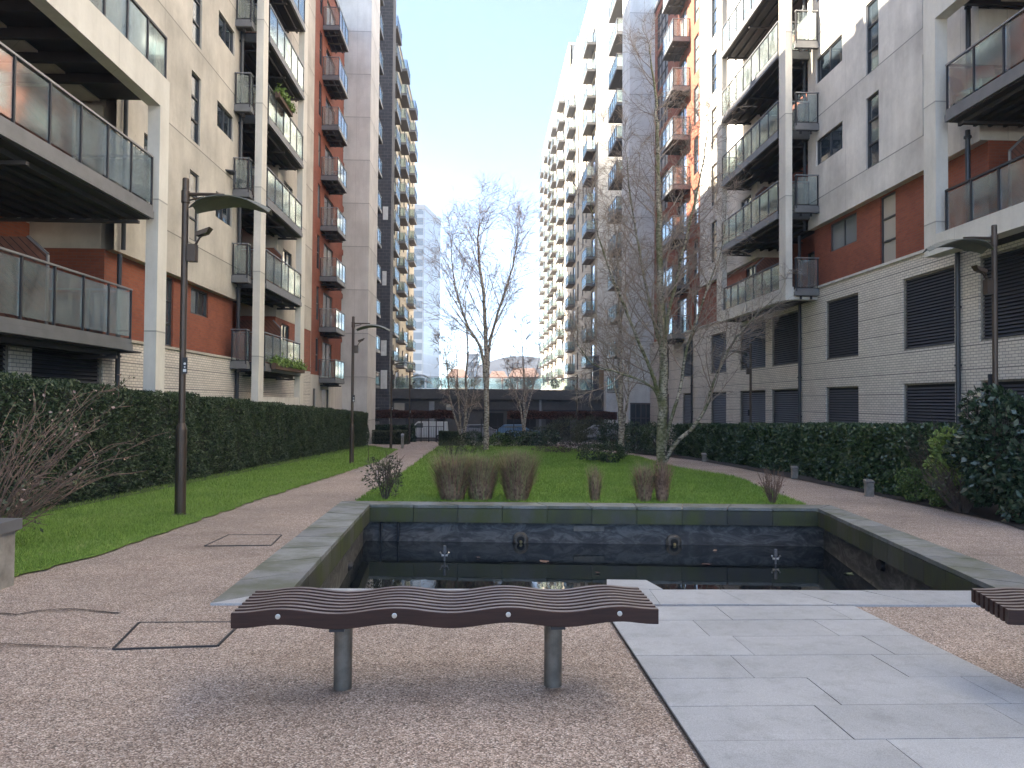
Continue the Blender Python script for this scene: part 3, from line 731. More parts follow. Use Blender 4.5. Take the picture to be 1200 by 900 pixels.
# above the near frame: wall flush from y=2 up
wins = []; ou = []
for fl in FLl[2:8]:
    for yy in (5, 10.2, 14.2): addw(ou, yy, yy+1.9, fl+.1, fl+2.3, 1, 0)
wall_y(w, XW, 1, 2, yB, 8.995, TOP, ou, .2)
for q in wins: window(bl, XW, 1, q[0], q[1], q[2], q[3], q[4], q[5])
# recess behind the near frame: back wall, end wall
XB = -10.9
wins = []; ob = []
for k, fl in enumerate(FLl[0:2]):
    for yy in (4.5, 9.0, 13.6): addw(ob, yy, yy+1.8, fl+.1, fl+2.25, 1, 0)
rwl = MB(); wall_y(rwl, XB, 1, 2, yB, 3.0, 5.7, ob); rwl.build('recess_wall', 'red_brick', bl); wall_y(w, XB, 1, 2, yB, 5.7, 8.62, ob)
for q in wins: window(bl, XB, 1, q[0], q[1], q[2], q[3], q[4], q[5])
w.box(XB, XW-.32, yB-.001, yB+.25, 5.12, 8.6)      # white return wall closing the recess
# timber privacy screens between flats
def screen(root, x0, x1, y, z0, h, ch=.35, t=.05):
    ring = [(x0, z0), (x1, z0), (x1, z0+h-ch), (x1-(x1-x0)*.18, z0+h), (x0, z0+h)]
    mb = MB(); mb.hexa([(a, y, b) for a, b in ring], [(a, y+t, b) for a, b in ring]); o = mb.build('privacy_screen', 'timber', root)
    fm = MB(); e = .03
    xs = 1 if x1 > x0 else -1
    fm.box(x1, x1+xs*e, y-.01, y+t+.01, z0, z0+h-ch); fm.hexa([(x1, y-.01, z0+h-ch), (x1, y+t+.01, z0+h-ch), (x1-(x1-x0)*.18, y+t+.01, z0+h), (x1-(x1-x0)*.18, y-.01, z0+h)],
        [(x1+xs*e, y-.01, z0+h-ch+e), (x1+xs*e, y+t+.01, z0+h-ch+e), (x1-(x1-x0)*.18+xs*e, y+t+.01, z0+h+e), (x1-(x1-x0)*.18+xs*e, y-.01, z0+h+e)])
    fm.build('screen_trim', 'galv', o)
screen(bl, XB, -8.35, 15.8, FLl[1], 1.95); screen(bl, XB, -8.7, 15.6, FLl[0], 1.9)
# near frame: column and big beam
fr = MB(); yc0 = YX(181.7, -7.5)
fr.box(-7.78, -7.5, yc0, yc0+.5, -2, 8.30); fr.box(-7.80, -7.5, 3, yc0+.5, 8.302, 9.05)
sf = MB().box(XB, -7.803, 3, yB-.02, 8.74, 8.99)
for q in range(14): sf.box(XB, -7.81, 3.6+q*1.05, 3.72+q*1.05, 8.52, 8.735)
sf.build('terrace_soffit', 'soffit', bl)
balcony(bl, -7.5, 1, XW-1.9, 8.35, YX(176.5, -7.5), FLl[1]+.03, th=.30, ends=(True, True))
balcony(bl, -7.9, 1, XW-1.9, 8.3, YX(154.5, -7.9), FLl[0]+.03, th=.26, ends=(True, True))
# glass balustrade on top of the beam
def balustrade(root, X, y0, y1, z, pitch=1.0, h=1.0, mat='glass', name='balustrade'):
    rm = MB(); nb = max(1, round((y1-y0)/pitch)); gm = MB()
    for i in range(nb+1):
        y = y0+(y1-y0)*i/nb; rm.box(X-.025, X+.025, y-.025, y+.025, z, z+h)
    rm.box(X-.03, X+.03, y0-.025, y1+.025, z+h+.002, z+h+.05)
    for i in range(nb): gm.box(X-.006, X+.006, y0+(y1-y0)*i/nb+.05, y0+(y1-y0)*(i+1)/nb-.05, z+.06, z+h-.04)
    o = rm.build(name, 'steel', root); gm.build('glass_panel', mat, o)
balustrade(bl, -7.58, 8.5, yc0+.42, 9.05)
downpipe(bl, -9.02+.25, YX(138, -8.75), -1.5, 5.0); downpipe(bl, -8.8, YX(141, -8.8), 5.15, TOP)
MB().box(XB-.1, -8.2, 2, yB, 2.6, 2.64).build('recess_floor', 'soffit', bl)
# ---- second bay of projecting balconies
F2 = -8.0; c1 = YX(302.5, F2); c2 = YX(351, F2); c3 = YX(366, XW)
fr.box(F2-.25, F2, c1, c1+.62, -2, TOP); fr.box(F2-.25, F2, c2, c2+.7, -2, TOP)
fr.box(F2-.22, F2-.02, c1+.63, c2-.01, -2, 1.62)
for k, fl in enumerate(FLl[:8]):
    balcony(bl, F2+.05, 1, XW-1.2, c1+.68, c2-.06, fl+.05, th=.30)
    balcony(bl, F2-.30, 1, XW+.005, yC+.0-.9, c1-.02, fl+.05, th=.26, pitch=1.2, ends=(True, False))
    if k < 7: screen(bl, XW-1.4, F2-.45, c1+4.6, fl+.06, 1.95)
wins = []; od = []
for fl in FLl[:8]: addw(od, yC+.5, yC+1.5, fl+.1, fl+2.2, 0, 0); addw(od, yC+2.2, yC+3.4, fl+.1, fl+2.2, 1, 0)
bk = MB(); wall_y(bk, XW-1.6, 1, yC, yD, 0, TOP, od)
for q in wins: window(bl, XW-1.6, 1, q[0], q[1], q[2], q[3], q[4], q[5])
bk.build('recess_wall', 'red_brick', bl)
w.quad((XW, yC, 5.1), (XW, yC, TOP), (XW-1.6, yC, TOP), (XW-1.6, yC, 5.1)); w.quad((XW, yD, 5.1), (XW, yD, TOP), (XW-1.6, yD, TOP), (XW-1.6, yD, 5.1))
rb.quad((Xr, yC-.01, 3.0), (Xr, yC-.01, 5.12), (Xr-1.6, yC-.01, 5.12), (Xr-1.6, yC-.01, 3.0)); rb.quad((XW-.02, yD, 3.0), (XW-.02, yD, 5.12), (Xr-1.6, yD, 5.12), (Xr-1.6, yD, 3.0))
wins = []; oe = []; oer = []
for fl in FLl[1:8]: addw(oe, yD+1.0, yD+2.6, fl+1.0, fl+2.4, 1, 0)
wall_y(w, XW, 1, yD, yE, 5.1, TOP, oe, .2)
addw(oer, yD+1.0, yD+2.4, FLl[0]+.6, FLl[0]+2.1, 1, 0); rbd = MB(); wall_y(rbd, XW-.02, 1, yD, yE, 3.0, 5.1, oer); rbd.build('brick_wall', 'red_brick', bl)
for q in wins: window(bl, XW-(.02 if q[2] < 5 else 0), 1, q[0], q[1], q[2], q[3], q[4], q[5])
w.quad((XW, yE, -2), (XW, yE, TOP), (XW-1.4, yE, TOP), (XW-1.4, yE, -2))
downpipe(bl, -8.8, YX(277.5, -8.8), -1.5, TOP, .07)
# ---- red brick section with small balconies
XR2 = -9.8; rs2 = MB(); wins = []; ors = []
for fl in FLl[:8]:
    addw(ors, YX(369, XR2), YX(369, XR2)+.8, fl+.4, fl+2.4, 0, 1); addw(ors, YX(377, XR2), YX(388, XR2), fl+.05, fl+2.3, 1, 0); addw(ors, YX(398.5, XR2), YX(405, XR2), fl+.05, fl+2.75, 1, 2)
wall_y(rs2, XR2, 1, yE, 54.0, 3.0, TOP, ors, .2)
for q in wins: window(bl, XR2, 1, q[0], q[1], q[2], q[3], q[4], q[5])
rs2.build('red_brick_wall', 'red_brick', bl)
wb2 = MB(); obx = [(44.8, 45.5, .2, 2.2), (47.2, 49.4, .2, 2.2)]; wall_y(wb2, XR2+.03, 1, yE, 54.0, -2.3, 3.0, obx); wb2.build('base_wall', 'white_frame', bl)
for o in obx: window(bl, XR2+.03, 1, *o, bars_y=0, bars_z=0)
for fl in FLl[:8]: balcony(bl, -8.76, 1, XR2, YX(393, -8.76), YX(403.5, -8.76), fl+.02, th=.27, pitch=.9)
# concrete pier facing the camera at y=54
pm = MB(); pm.box(-12.5, -8.02, 54, 58.2, -2.4, 46); 
w.build('concrete_wall', 'conc_l', bl); wb.build('brick_base_wall', 'white_brick', bl); rb.build('brick_wall', 'red_brick', bl); fr.build('column_frame', 'white_frame', bl)
core = MB(); core.box(XW-14, XB-.35, -6, yE, -2, TOP-.1); core.box(XW-13.9, XR2-.35, yE-.1, 53.98, -2.2, TOP-.12); core.box(XB-.34, XW-.4, yB+.3, yC-.02, -2, TOP-.14); core.box(XB-.34, XW-.4, yD+.02, yE-.02, -2, TOP-.16)
core.box(XB-.34, XW-.4, 1, yB, 8.7, TOP-.13); core.build('core', 'conc_l', bl)
core2 = MB().box(XW-14.2, XW+.1, -6, yC, TOP-.1, TOP+.25); core2.box(XW-14.1, XW+.1, yC+.01, yE+.1, TOP-.1, TOP+.24); core2.box(XW-14.1, XR2+.1, yE+.11, 53.97, TOP-.1, TOP+.23); core2.build('roof', 'slab_edge', bl)
core3 = MB().box(XW-.6, XW-.35, 2, yC, -1.9, 2.9); core3.box(XW-.6, XW-.35, yD, yE, -1.9, 2.9); core3.build('car_park_wall', 'void', bl)

# ================================================================ LEFT FAR TOWER
LT = 45.5
bt = empty('apartment_building', (-12, 80, -2), 'tall grey and cream tower with stacked balconies beyond the left red brick section', 'building')
pm.build('concrete_pier', 'conc_pier', bt)
t1 = MB(); wins = []; o1 = []
FT = [2.82+3.05*k for k in range(-1, 14)]
for fl in FT: addw(o1, 62.5, 65.2, fl+.1, fl+2.4, 2, 0)
wall_y(t1, -10.2, 1, 58.2, 70, -2.4, LT, o1); 
for q in wins: window(bt, -10.2, 1, *q[:6], far=True)
t1.build('tower_wall', 'conc_pier', bt)
db = MB().box(-14, -8.42, 70, 72.2, -2.6, LT-.2); db.build('dark_brick_pier', 'dark_brick', bt)
for (px0, px1, za, zb) in ((446.5, 454, 2.6, 4.3), (446.5, 453, 5.6, 7.0), (447, 452, 12, 13.3), (447, 453, 18, 19.2)):
    a = PY(px0, 400, 69.9); b = PY(px1, 400, 69.9); MB().box(a.x, b.x, 69.93, 69.985, za, zb).build('wall_panel', 'white', bt)
t2 = MB(); wins = []; o2 = []
for fl in FT[1:]:
    for (a, b) in ((76, 77.6), (79.5, 81.0), (84.3, 87.2), (91, 92.3), (95, 98.2), (101.5, 103), (106.8, 110.4), (113.5, 115)): addw(o2, a, b, fl+.15, fl+2.35, 0, 0)
wall_y(t2, -10.6, 1, 72.2, 118, -2.6, LT, o2, .2)
for q in wins: window(bt, -10.6, 1, *q[:6], far=True)
t2.build('cream_wall', 'cream', bt)
for fl in FT:
    balcony(bt, -8.85, 1, -10.2, 62.8, 67.0, fl, far=True)
for fl in FT[1:]:
    balcony(bt, -9.5, 1, -10.6, 83.4, 87.6, fl, far=True); balcony(bt, -9.55, 1, -10.6, 94.2, 98.4, fl, far=True); balcony(bt, -9.6, 1, -10.6, 107, 111, fl, far=True)
MB().box(-24, -10.9, 54.1, 117.9, -2.6, LT-.1).build('core', 'cream', bt); MB().box(-24.2, -10.5, 58.3, 118.2, LT-.09, LT+.3).build('roof', 'slab_edge', bt)
MB().box(-24, -11.0, 117.9, 118, -2.6, LT-.2).build('end_wall', 'cream', bt)

# ================================================================ RIGHT NEAR BUILDING
XR = 12.3
br = empty('apartment_building', (XR+2, 25, -1), 'grey concrete and red brick block over white brick car park louvres on the right', 'building')
TR = 30.5
yBr = YX(1148, XR, 200); yCr = YX(947, XR, 300); yDr = 33.9; yEr = YX(820, XR, 300); yFr = 55.9
w = MB(); wb = MB(); rb = MB(); fr = MB()
pairs = [(1225, 1350), (1148, 1212), (1058, 1119), (967.7, 1006), (904, 937), (867, 897), (833, 851), (800, 810), (777, 784)]
opg = []
for a, b in pairs:
    ya, yb_ = YX(b, XR, 430), YX(a, XR, 430); opg += [(ya, yb_, 3.07, 5.18), (ya, yb_, -.6, 2.12)]
wall_y(wb, XR, -1, 2, yFr, -2.4, 5.78, opg, .17)
for o in opg: window(br, XR, -1, *o, kind='grille')
w.box(XR-.06, XR+.02, 2, yFr, 5.75, 5.83)
# red brick storey
Xb = XR+.25
op = [(YX(996, XR), YX(965, XR), 7.0, 8.0), (YX(1041, XR), YX(1023, XR), 5.9, 8.05)]
wall_y(rb, Xb, -1, yBr, yCr, 5.83, 8.1, op)
window(br, Xb, -1, *op[0], bars_y=1); window(br, Xb, -1, *op[1], bars_z=2)
rb.box(Xb-.02, Xb+1.2, yBr, yBr+.1, 5.84, 8.09)
tl = (YX(1031, XR), YX(1016, XR)); hzr = (YX(988, XR), YX(957, XR)); ed = (YX(1100, XR), YX(1083, XR))
wins = []; oc = []
for fl in FLr[1:8]:
    addw(oc, tl[0], tl[1], fl+.3, fl+2.6, 0, 2); addw(oc, hzr[0], hzr[1], fl+1.55, fl+2.5, 1, 0); addw(oc, ed[0], ed[1], fl+.3, fl+2.6, 0, 2)
wall_y(w, XR, -1, yBr, yCr, 8.08, TR, oc, .2)
w.quad((XR, yBr, 8.08), (XR, yCr, 8.08), (XR+.3, yCr, 8.08), (XR+.3, yBr, 8.08))
for q in wins: window(br, XR, -1, *q[:6])
XBr = 14.2; wins = []; ou = []
for fl in FLr[2:8]:
    for yy in (5, 10.5, 14.5): addw(ou, yy, yy+1.9, fl+.1, fl+2.3, 1, 0)
wall_y(w, XR, -1, 2, yBr, 11.905, TR, ou, .2)
for q in wins: window(br, XR, -1, *q[:6])
wins = []; ob = []
for fl in FLr[:2]:
    for yy in (4.5, 9.0, 14.2): addw(ob, yy, yy+1.9, fl+.1, fl+2.2, 1, 0)
rwr = MB(); wall_y(rwr, XBr, -1, 2, yBr, 5.83, 11.4, ob); rwr.build('recess_wall', 'red_brick', br)
for q in wins: window(br, XBr, -1, *q[:6])
w.box(XR+.01, XBr, yBr-.001, yBr+.2, 8.1, 11.4); rb.box(XR+.26, XBr, yBr-.002, yBr+.2, 5.84, 8.09)
FX = 11.37; cr0 = YX(1098, FX)
fr.box(FX, FX+.32, cr0, cr0+.52, 5.802, 11.28); fr.box(FX, FX+.32, 3, cr0+.52, 11.282, 12.0); fr.box(FX, FX+.4, 3, cr0+.52, 5.3, 5.80)
sf = MB().box(FX+.323, XBr, 3, yBr-.02, 11.6, 11.9)
for q in range(15): sf.box(FX+.33, XBr, 3.6+q*1.05, 3.72+q*1.05, 11.43, 11.597)
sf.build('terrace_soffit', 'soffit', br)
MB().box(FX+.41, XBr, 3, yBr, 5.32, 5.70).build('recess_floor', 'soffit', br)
balustrade(br, FX+.12, 4, cr0-.25, 5.80)
balcony(br, FX+.02, -1, XR+1.2, 6.0, cr0-.35, FLr[1]+.05, th=.30)
balustrade(br, FX+.12, 4, cr0+.3, 12.0)
screen(br, XBr, 12.2, 17.2, FLr[0]+.1, 1.95); screen(br, XBr, 12.2, 17.2, FLr[1]+.06, 1.95)
downpipe(br, FX+.75, YX(1136, FX+.75), 5.7, 8.4, .06); downpipe(br, FX+.78, YX(1136, FX+.75), 9.0, TR, .06)
downpipe(br, XR-.08, YX(1123, XR-.08), -1.5, 5.74, .06); downpipe(br, XR-.08, YX(939.5, XR), -1.5, 8.0, .06); downpipe(br, XR-.08, YX(945.5, XR), 8.1, TR, .06)
downpipe(br, XR-.08, YX(812, XR), -1.5, 5.74, .06)
# second bay
F2 = 11.1; c1 = YX(920.5, F2); c2 = YX(845.5, F2)
fr.box(F2, F2+.25, c1-.02, c1+.6, 5.802, TR); fr.box(F2, F2+.25, c2, c2+.75, 5.802, TR); fr.box(F2, F2+.3, c1-.02, c2+.75, 5.32, 5.80)
fr.box(F2+.302, XR, c1-.02, c1+.3, 5.34, 5.70)
MB().box(F2+.305, XR-.003, c1+.31, c2+.7, 5.36, 5.60).build('soffit', 'soffit', br)
wins = []; od = []
for k, fl in enumerate(FLr[:8]):
    if k: balcony(br, F2-.05, -1, XR+1.2, c1+.66, c2-.06, fl+.03, th=.30)
    else: balustrade(br, F2+.1, c1+.66, c2-.06, 5.80)
    balcony(br, F2+.3, -1, XR-.005, yCr-1.0, c1-.03, fl+.03, th=.26, pitch=1.2, ends=(True, False))
    screen(br, XR+1.3, F2+.5, c1+4.4, fl+.06, 1.95)
    addw(od, yCr+.4, yCr+1.5, fl+.1, fl+2.2, 0, 0); addw(od, yCr+2.0, yCr+3.6, fl+.1, fl+2.2, 1, 0)
bk = MB(); wall_y(bk, XR+1.5, -1, yCr, yDr, 5.8, TR, od)
for q in wins: window(br, XR+1.5, -1, *q[:6])
bk.build('recess_wall', 'red_brick', br)
for mbx, xa, za, zb in ((w, XR, 8.08, TR), (rb, Xb, 5.83, 8.08)):
    for yy in (yCr-.001, yDr): mbx.quad((xa, yy, za), (xa, yy, zb), (XR+1.5, yy, zb), (XR+1.5, yy, za))
wins = []; oe = []; oer = []
for fl in FLr[1:8]: addw(oe, yDr+.8, yDr+2.2, fl+.9, fl+2.4, 1, 0); addw(oe, YX(841, XR), YX(833, XR), fl+.3, fl+2.5, 0, 2)
wall_y(w, XR, -1, yDr, yEr, 8.08, TR, oe, .2)
w.quad((XR, yDr, 8.08), (XR, yEr, 8.08), (XR+.3, yEr, 8.08), (XR+.3, yDr, 8.08))
for q in wins: window(br, XR, -1, *q[:6])
wins = []; addw(oer, yDr+.8, yDr+2.2, 5.95, 7.95, 1, 0); rbd = MB(); wall_y(rbd, Xb, -1, yDr, yEr, 5.83, 8.08, oer); rbd.build('brick_wall', 'red_brick', br)
for q in wins: window(br, Xb, -1, *q[:6])
w.quad((XR, yEr, 8.08), (XR, yEr, TR), (XR+.4, yEr, TR), (XR+.4, yEr, 8.08))
# red brick section
XR2 = 12.6; rs2 = MB(); wins = []; ors = []
for fl in FLr[:8]:
    addw(ors, YX(818, XR2), YX(812.5, XR2), fl+.3, fl+2.5, 0, 2); addw(ors, YX(804, XR2), YX(793, XR2), fl+.1, fl+2.4, 1, 0); addw(ors, 51.9, 55.2, fl+.1, fl+2.8, 2, 2)
wall_y(rs2, XR2, -1, yEr, yFr, 5.83, TR, ors, .2)
for q in wins: window(br, XR2, -1, *q[:6])
rs2.build('red_brick_wall', 'red_brick', br)
for fl in FLr[:8]: balcony(br, 11.5, -1, XR2, YX(787, 11.5), YX(774.5, 11.5), fl+.02, th=.27, pitch=.9)
w.build('concrete_wall', 'conc_r', br); wb.build('brick_base_wall', 'white_brick', br); rb.build('brick_wall', 'red_brick', br); fr.build('column_frame', 'white_frame', br)
core = MB(); core.box(XBr+.35, XR+14, -6, yEr, -2, TR-.1); core.box(XR2+.4, XR+13.9, yEr-.1, yFr-.02, -2.2, TR-.12); core.box(XR+.45, XBr+.34, yBr+.25, yCr-.02, 5.9, TR-.14)
core.box(XR+.45, XBr+.34, yDr+.02, yEr-.02, 5.9, TR-.16); core.box(XR+.45, XBr+.34, 1, yBr, 11.5, TR-.13); core.build('core', 'conc_r', br)
MB().box(XR+.5, XR+.8, 2, yFr-.03, -2.1, 5.7).build('car_park_wall', 'void', br)
rf = MB().box(XR-.1, XR+14.2, -6, yEr+.1, TR-.09, TR+.25); rf.box(XR2-.1, XR+14.1, yEr+.11, yFr-.02, TR-.1, TR+.24); rf.build('roof', 'slab_edge', br)

# ================================================================ RIGHT FAR TOWERS
bm = empty('apartment_building', (13, 70, -2), 'very tall pale concrete tower with deep balconies right behind the big birch', 'building')
GH = 49.5
MB().box(10.72, 17, 55.9, 58.9, -2.4, GH).build('concrete_pier', 'conc_far', bm)
ent = MB(); a = PY(739, 450, 55.85).x; b = PY(763, 450, 55.85).x
ent.box(a, b, 55.80, 55.895, -1.7, 1.4); eo = ent.build('glazed_entrance', 'pane', bm)
em = MB()
for i in range(5): x = a+(b-a)*i/4; em.box(x-.03, x+.03, 55.74, 55.797, -1.7, 1.4)
em.box(a-.05, b+.05, 55.74, 55.798, 1.402, 1.5); em.box(a-.05, b+.05, 55.745, 55.796, .35, .42); em.build('entrance_frame', 'frame', eo)
h1 = MB(); h1.box(12.8, 17, 58.95, 69.2, -2.4, GH-.2); h1.build('side_wall', 'conc_far', bm)
FH = [5.7+3.05*k for k in range(-1, 15)]
for fl in FH: balcony(bm, 11.2, -1, 12.8, 64.3, 68.6, fl, far=True)
k1 = MB(); wins = []; ok = []
for fl in FH[:14]:
    for (a, b) in ((86.2, 88.8), (93, 94), (96, 97), (100.5, 102), (105, 107), (109, 110.4)): addw(ok, a, b, fl+.1, fl+2.45, 0, 0)
wall_y(k1, 12.6, -1, 84, 112, -2.6, GH, ok, .22)
for q in wins: window(bm, 12.6, -1, *q[:6], far=True)
k1.build('cream_wall', 'cream', bm)
ke = MB().box(12.61, 20, 83.9, 84.2, -2.6, GH-.05); ke.build('end_wall', 'conc_far', bm)
for fl in FH[:14]:
    balcony(bm, 11.55, -1, 12.6, 85.6, 89.4, fl, far=True); balcony(bm, 11.6, -1, 12.6, 104.2, 108.2, fl, far=True)
MB().box(12.9, 26, 84.25, 111.9, -2.6, GH-.1).build('core', 'cream', bm); MB().box(17.01, 26, 56, 84.2, -2.6, GH-.3).build('core', 'conc_far', bm)
MB().box(12.45, 26, 84, 112, GH-.09, GH+.35).build('roof', 'white', bm); MB().box(13.0, 18, 106, 111, GH+.36, GH+3.4).build('plant_room', 'roofgrey', bm)
MB().box(12.58, 12.85, 83.7, 84.3, -2.5, 6).build('corner_pier', 'dark_brick', bm)
bf = empty('apartment_building', (14, 138, -2), 'farthest cream tower of the right row, sunlit, closing the street on the right', 'building')
CH = 54.5; k2 = MB(); wins = []; ok = []
for fl in [5.7+3.05*k for k in range(0, 15)]:
    for (a, b) in ((114, 115.4), (119, 121.6), (125, 126.5), (131, 133), (137, 139.8), (146, 148.5)): addw(ok, a, b, fl+.1, fl+2.45, 0, 0)
wall_y(k2, 12.6, -1, 112, 164, -2.6, CH, ok, .22)
for q in wins: window(bf, 12.6, -1, *q[:6], far=True)
k2.build('cream_wall', 'cream', bf)
for fl in [5.7+3.05*k for k in range(0, 15)]:
    for (a, b) in ((118.2, 122.4), (129.5, 133.7), (136.2, 140.2), (145, 149), (155, 159)): balcony(bf, 11.6, -1, 12.6, a, b, fl, far=True)
MB().box(12.9, 26, 112.1, 163.9, -2.6, CH-.1).build('core', 'cream', bf); MB().box(12.45, 26, 112.1, 164, CH-.09, CH+.35).build('roof', 'white', bf)

# ================================================================ PODIUM across the end
pd = empty('podium_building', (0, 76, -2), 'low dark brick podium with roof terrace closing the far end of the garden', 'building')
PZ = 2.72
MB().box(-10.0, 12.2, 75.6, 84.5, -2.4, 1.75).build('wall', 'podium', pd)
MB().box(-10.05, 12.25, 75.15, 84.6, 1.752, PZ).build('fascia', 'podium', pd)
for px0, px1, za, zb, mt in ((450, 459, -1.1, 1.4, 'frame'), (462, 474, -.2, 1.3, 'cream'), (476, 482, -1.4, 1.3, 'frame'), (503, 509, -1.4, 1.5, 'galv'), (512, 522, -1.6, .6, 'void'), (523, 531, .2, 1.2, 'pane'), (566, 590, -1.9, .4, 'void'), (594, 628, -1.9, .35, 'void'), (632, 634.5, -1.9, 1.74, 'galv'), (640, 668, -1.9, .5, 'void'), (676, 704, -1.9, .5, 'void')):  # cream one is a window, its sun reflection painted as plain pale colour
    a, b = PY(px0, 480, 75.6).x, PY(px1, 480, 75.6).x
    o = MB().box(a, b, 75.5, 75.597, za, zb).build('opening' if mt in ('void', 'frame') else 'wall_panel', mt, pd)
for px0, px1, z in ((552, 632, .62), (636, 706, .62)):
    a, b = PY(px0, 480, 75.5).x, PY(px1, 480, 75.5).x; MB().box(a, b, 75.45, 75.59, z, z+.12).build('lintel', 'steel', pd)
balust = MB(); gl = MB()
a = -10.0
while a < 12.0: balust.box(a-.03, a+.03, 75.3, 75.36, PZ, PZ+1.15); gl.box(a+.06, a+1.4, 75.32, 75.34, PZ+.05, PZ+1.1); a += 1.5
balust.box(-10, 12.1, 75.29, 75.37, PZ+1.152, PZ+1.2); o = balust.build('terrace_railing', 'galv', pd); gl.build('glass_panel', 'glass_far', o)
MB().box(11.9, 13.6, 73.2, 74.8, -2.4, 4.6).build('stair_wall', 'white', pd)
a, b = PY(702, 445, 75.1).x, PY(709.5, 445, 75.1).x; MB().box(a, b, 75.0, 75.14, PZ+.05, PZ+2.0).build('timber_panel', 'brownp', pd)
a, b = PY(695, 445, 75.1).x, PY(701.7, 445, 75.1).x; MB().box(a, b, 75.0, 75.14, PZ+.05, PZ+3.4).build('dark_panel', 'dark_brick', pd)

# ================================================================ FAR BACKGROUND
gt = empty('glass_tower', (-29, 255, -2.5), 'slim glass office tower rising far behind the left apartment tower', 'building')
Yt = 250; A0, A1 = PY(488, 300, Yt).x-6, PY(497, 300, Yt).x
def stripem():
    Mx, n, b, o = nt('glass_tower_cladding'); vec, u, z = uz(n)
    a = math_(n, 'LESS_THAN', math_(n, 'FRACT', math_(n, 'DIVIDE', u, 1.9)), .42); c = math_(n, 'LESS_THAN', math_(n, 'FRACT', math_(n, 'DIVIDE', z, 3.4)), .14)
    k = mix(n, a, (.13, .20, .28), (.32, .39, .46)); k = mix(n, math_(n, 'MULTIPLY', c, .5), k, (.34, .40, .46))
    n.links.new(k, b.inputs['Base Color']); b.inputs['Roughness'].default_value = .3; return Mx
M['tower'] = stripem()
def stripe2():
    Mx, n, b, o = nt('glass_tower_side'); vec, u, z = uz(n)
    c = math_(n, 'LESS_THAN', math_(n, 'FRACT', math_(n, 'DIVIDE', z, 3.4)), .35)
    k = mix(n, c, (.07, .13, .20), (.26, .33, .40)); n.links.new(k, b.inputs['Base Color']); b.inputs['Roughness'].default_value = .2; return Mx
M['tower2'] = stripe2()
TZ = PY(497, 240, Yt).z; B1 = PY(516, 300, 272); 
MB().hexa([(A0, Yt, -3), (A1, Yt, -3), (B1.x, 272, -3), (A0, 272, -3)], [(A0, Yt, TZ-1.5), (A1, Yt, TZ-1.5), (B1.x, 272, TZ-1.5), (A0, 272, TZ-1.5)]).build('wall', 'tower', gt)
MB().box(A0+.5, A1-.4, Yt-.3, Yt-.01, -3, TZ-2).build('glazing', 'tower2', gt)
MB().hexa([(A0-.2, Yt-.2, TZ-1.48), (A1+.2, Yt-.2, TZ-1.48), (B1.x+.2, 272, TZ-1.48), (A0-.2, 272, TZ-1.48)], [(A0-.2, Yt-.2, TZ), (A1+.2, Yt-.2, TZ), (B1.x+.2, 272, TZ), (A0-.2, 272, TZ)]).build('roof', 'galv', gt)
# arched hall roof
hall = empty('arched_hall', (PY(600, 430, 330).x, 330, -3), 'distant long hall with a shallow grey arched roof behind the centre birch', 'building')
mb = MB(); X0, X1 = PY(548, 440, 330).x, PY(660, 440, 330).x; bot = []; NSg = 16
ztop = lambda t: PY(600, 440, 330).z + (PY(600, 417, 330).z-PY(600, 440, 330).z)*math.sin(math.pi*min(1, .08+t*.75))
ring = [(X0+(X1-X0)*i/NSg, ztop(i/NSg)) for i in range(NSg+1)]
for i in range(NSg): mb.hexa([(ring[i][0], 330, 6), (ring[i+1][0], 330, 6), (ring[i+1][0], 380, 6), (ring[i][0], 380, 6)], [(ring[i][0], 330, ring[i][1]), (ring[i+1][0], 330, ring[i+1][1]), (ring[i+1][0], 380, ring[i+1][1]), (ring[i][0], 380, ring[i][1])])
mb.build('roof', 'roofgrey', hall); MB().box(X0+.5, X1-.5, 329, 379, -3, 6).build('wall', 'conc_far', hall)
ob = empty('office_block', (PY(553, 430, 300).x, 300, -3), 'small blue glass office block far off left of the centre birch', 'building')
a, b = PY(547, 430, 300).x, PY(560, 430, 300).x; MB().box(a, b, 300, 315, -3, PY(553, 415.5, 300).z).build('wall', 'tower2', ob); MB().box(a-.3, b+.3, 299.8, 315.2, PY(553, 415.4, 300).z, PY(553, 414.5, 300).z).build('roof', 'galv', ob)
hs = [(524, 548, 434, 200, 'cream'), (572, 596, 437, 190, 'cream'), (598, 632, 433, 210, 'terracotta')]
labs = ['low cream house far away left of the centre birch', 'low cream house far away behind the centre birch', 'low terracotta brick terrace far away beside the right towers']
for (p0, p1, py, Y, mt), lb in zip(hs, labs):
    e = empty('distant_house', (PY((p0+p1)/2, py, Y).x, Y, -3), lb, 'house'); a, b, z = PY(p0, py, Y).x, PY(p1, py, Y).x, PY(p0, py, Y).z
    MB().box(a, b, Y, Y+9, -3, z-2).build('wall', mt, e); MB().hexa([(a-.3, Y-.4, z-1.99), (b+.3, Y-.4, z-1.99), (b+.3, Y+9.4, z-1.99), (a-.3, Y+9.4, z-1.99)], [(a+1, Y+4, z+.6), (b-1, Y+4, z+.6), (b-1, Y+5, z+.6), (a+1, Y+5, z+.6)]).build('roof', 'terracotta', e)
    for i in range(5):
        x = a+(b-a)*(i+.5)/5; MB().box(x-.5, x+.5, Y-.05, Y-.01, z-4.2, z-2.7).build('window', 'pane_far', e)

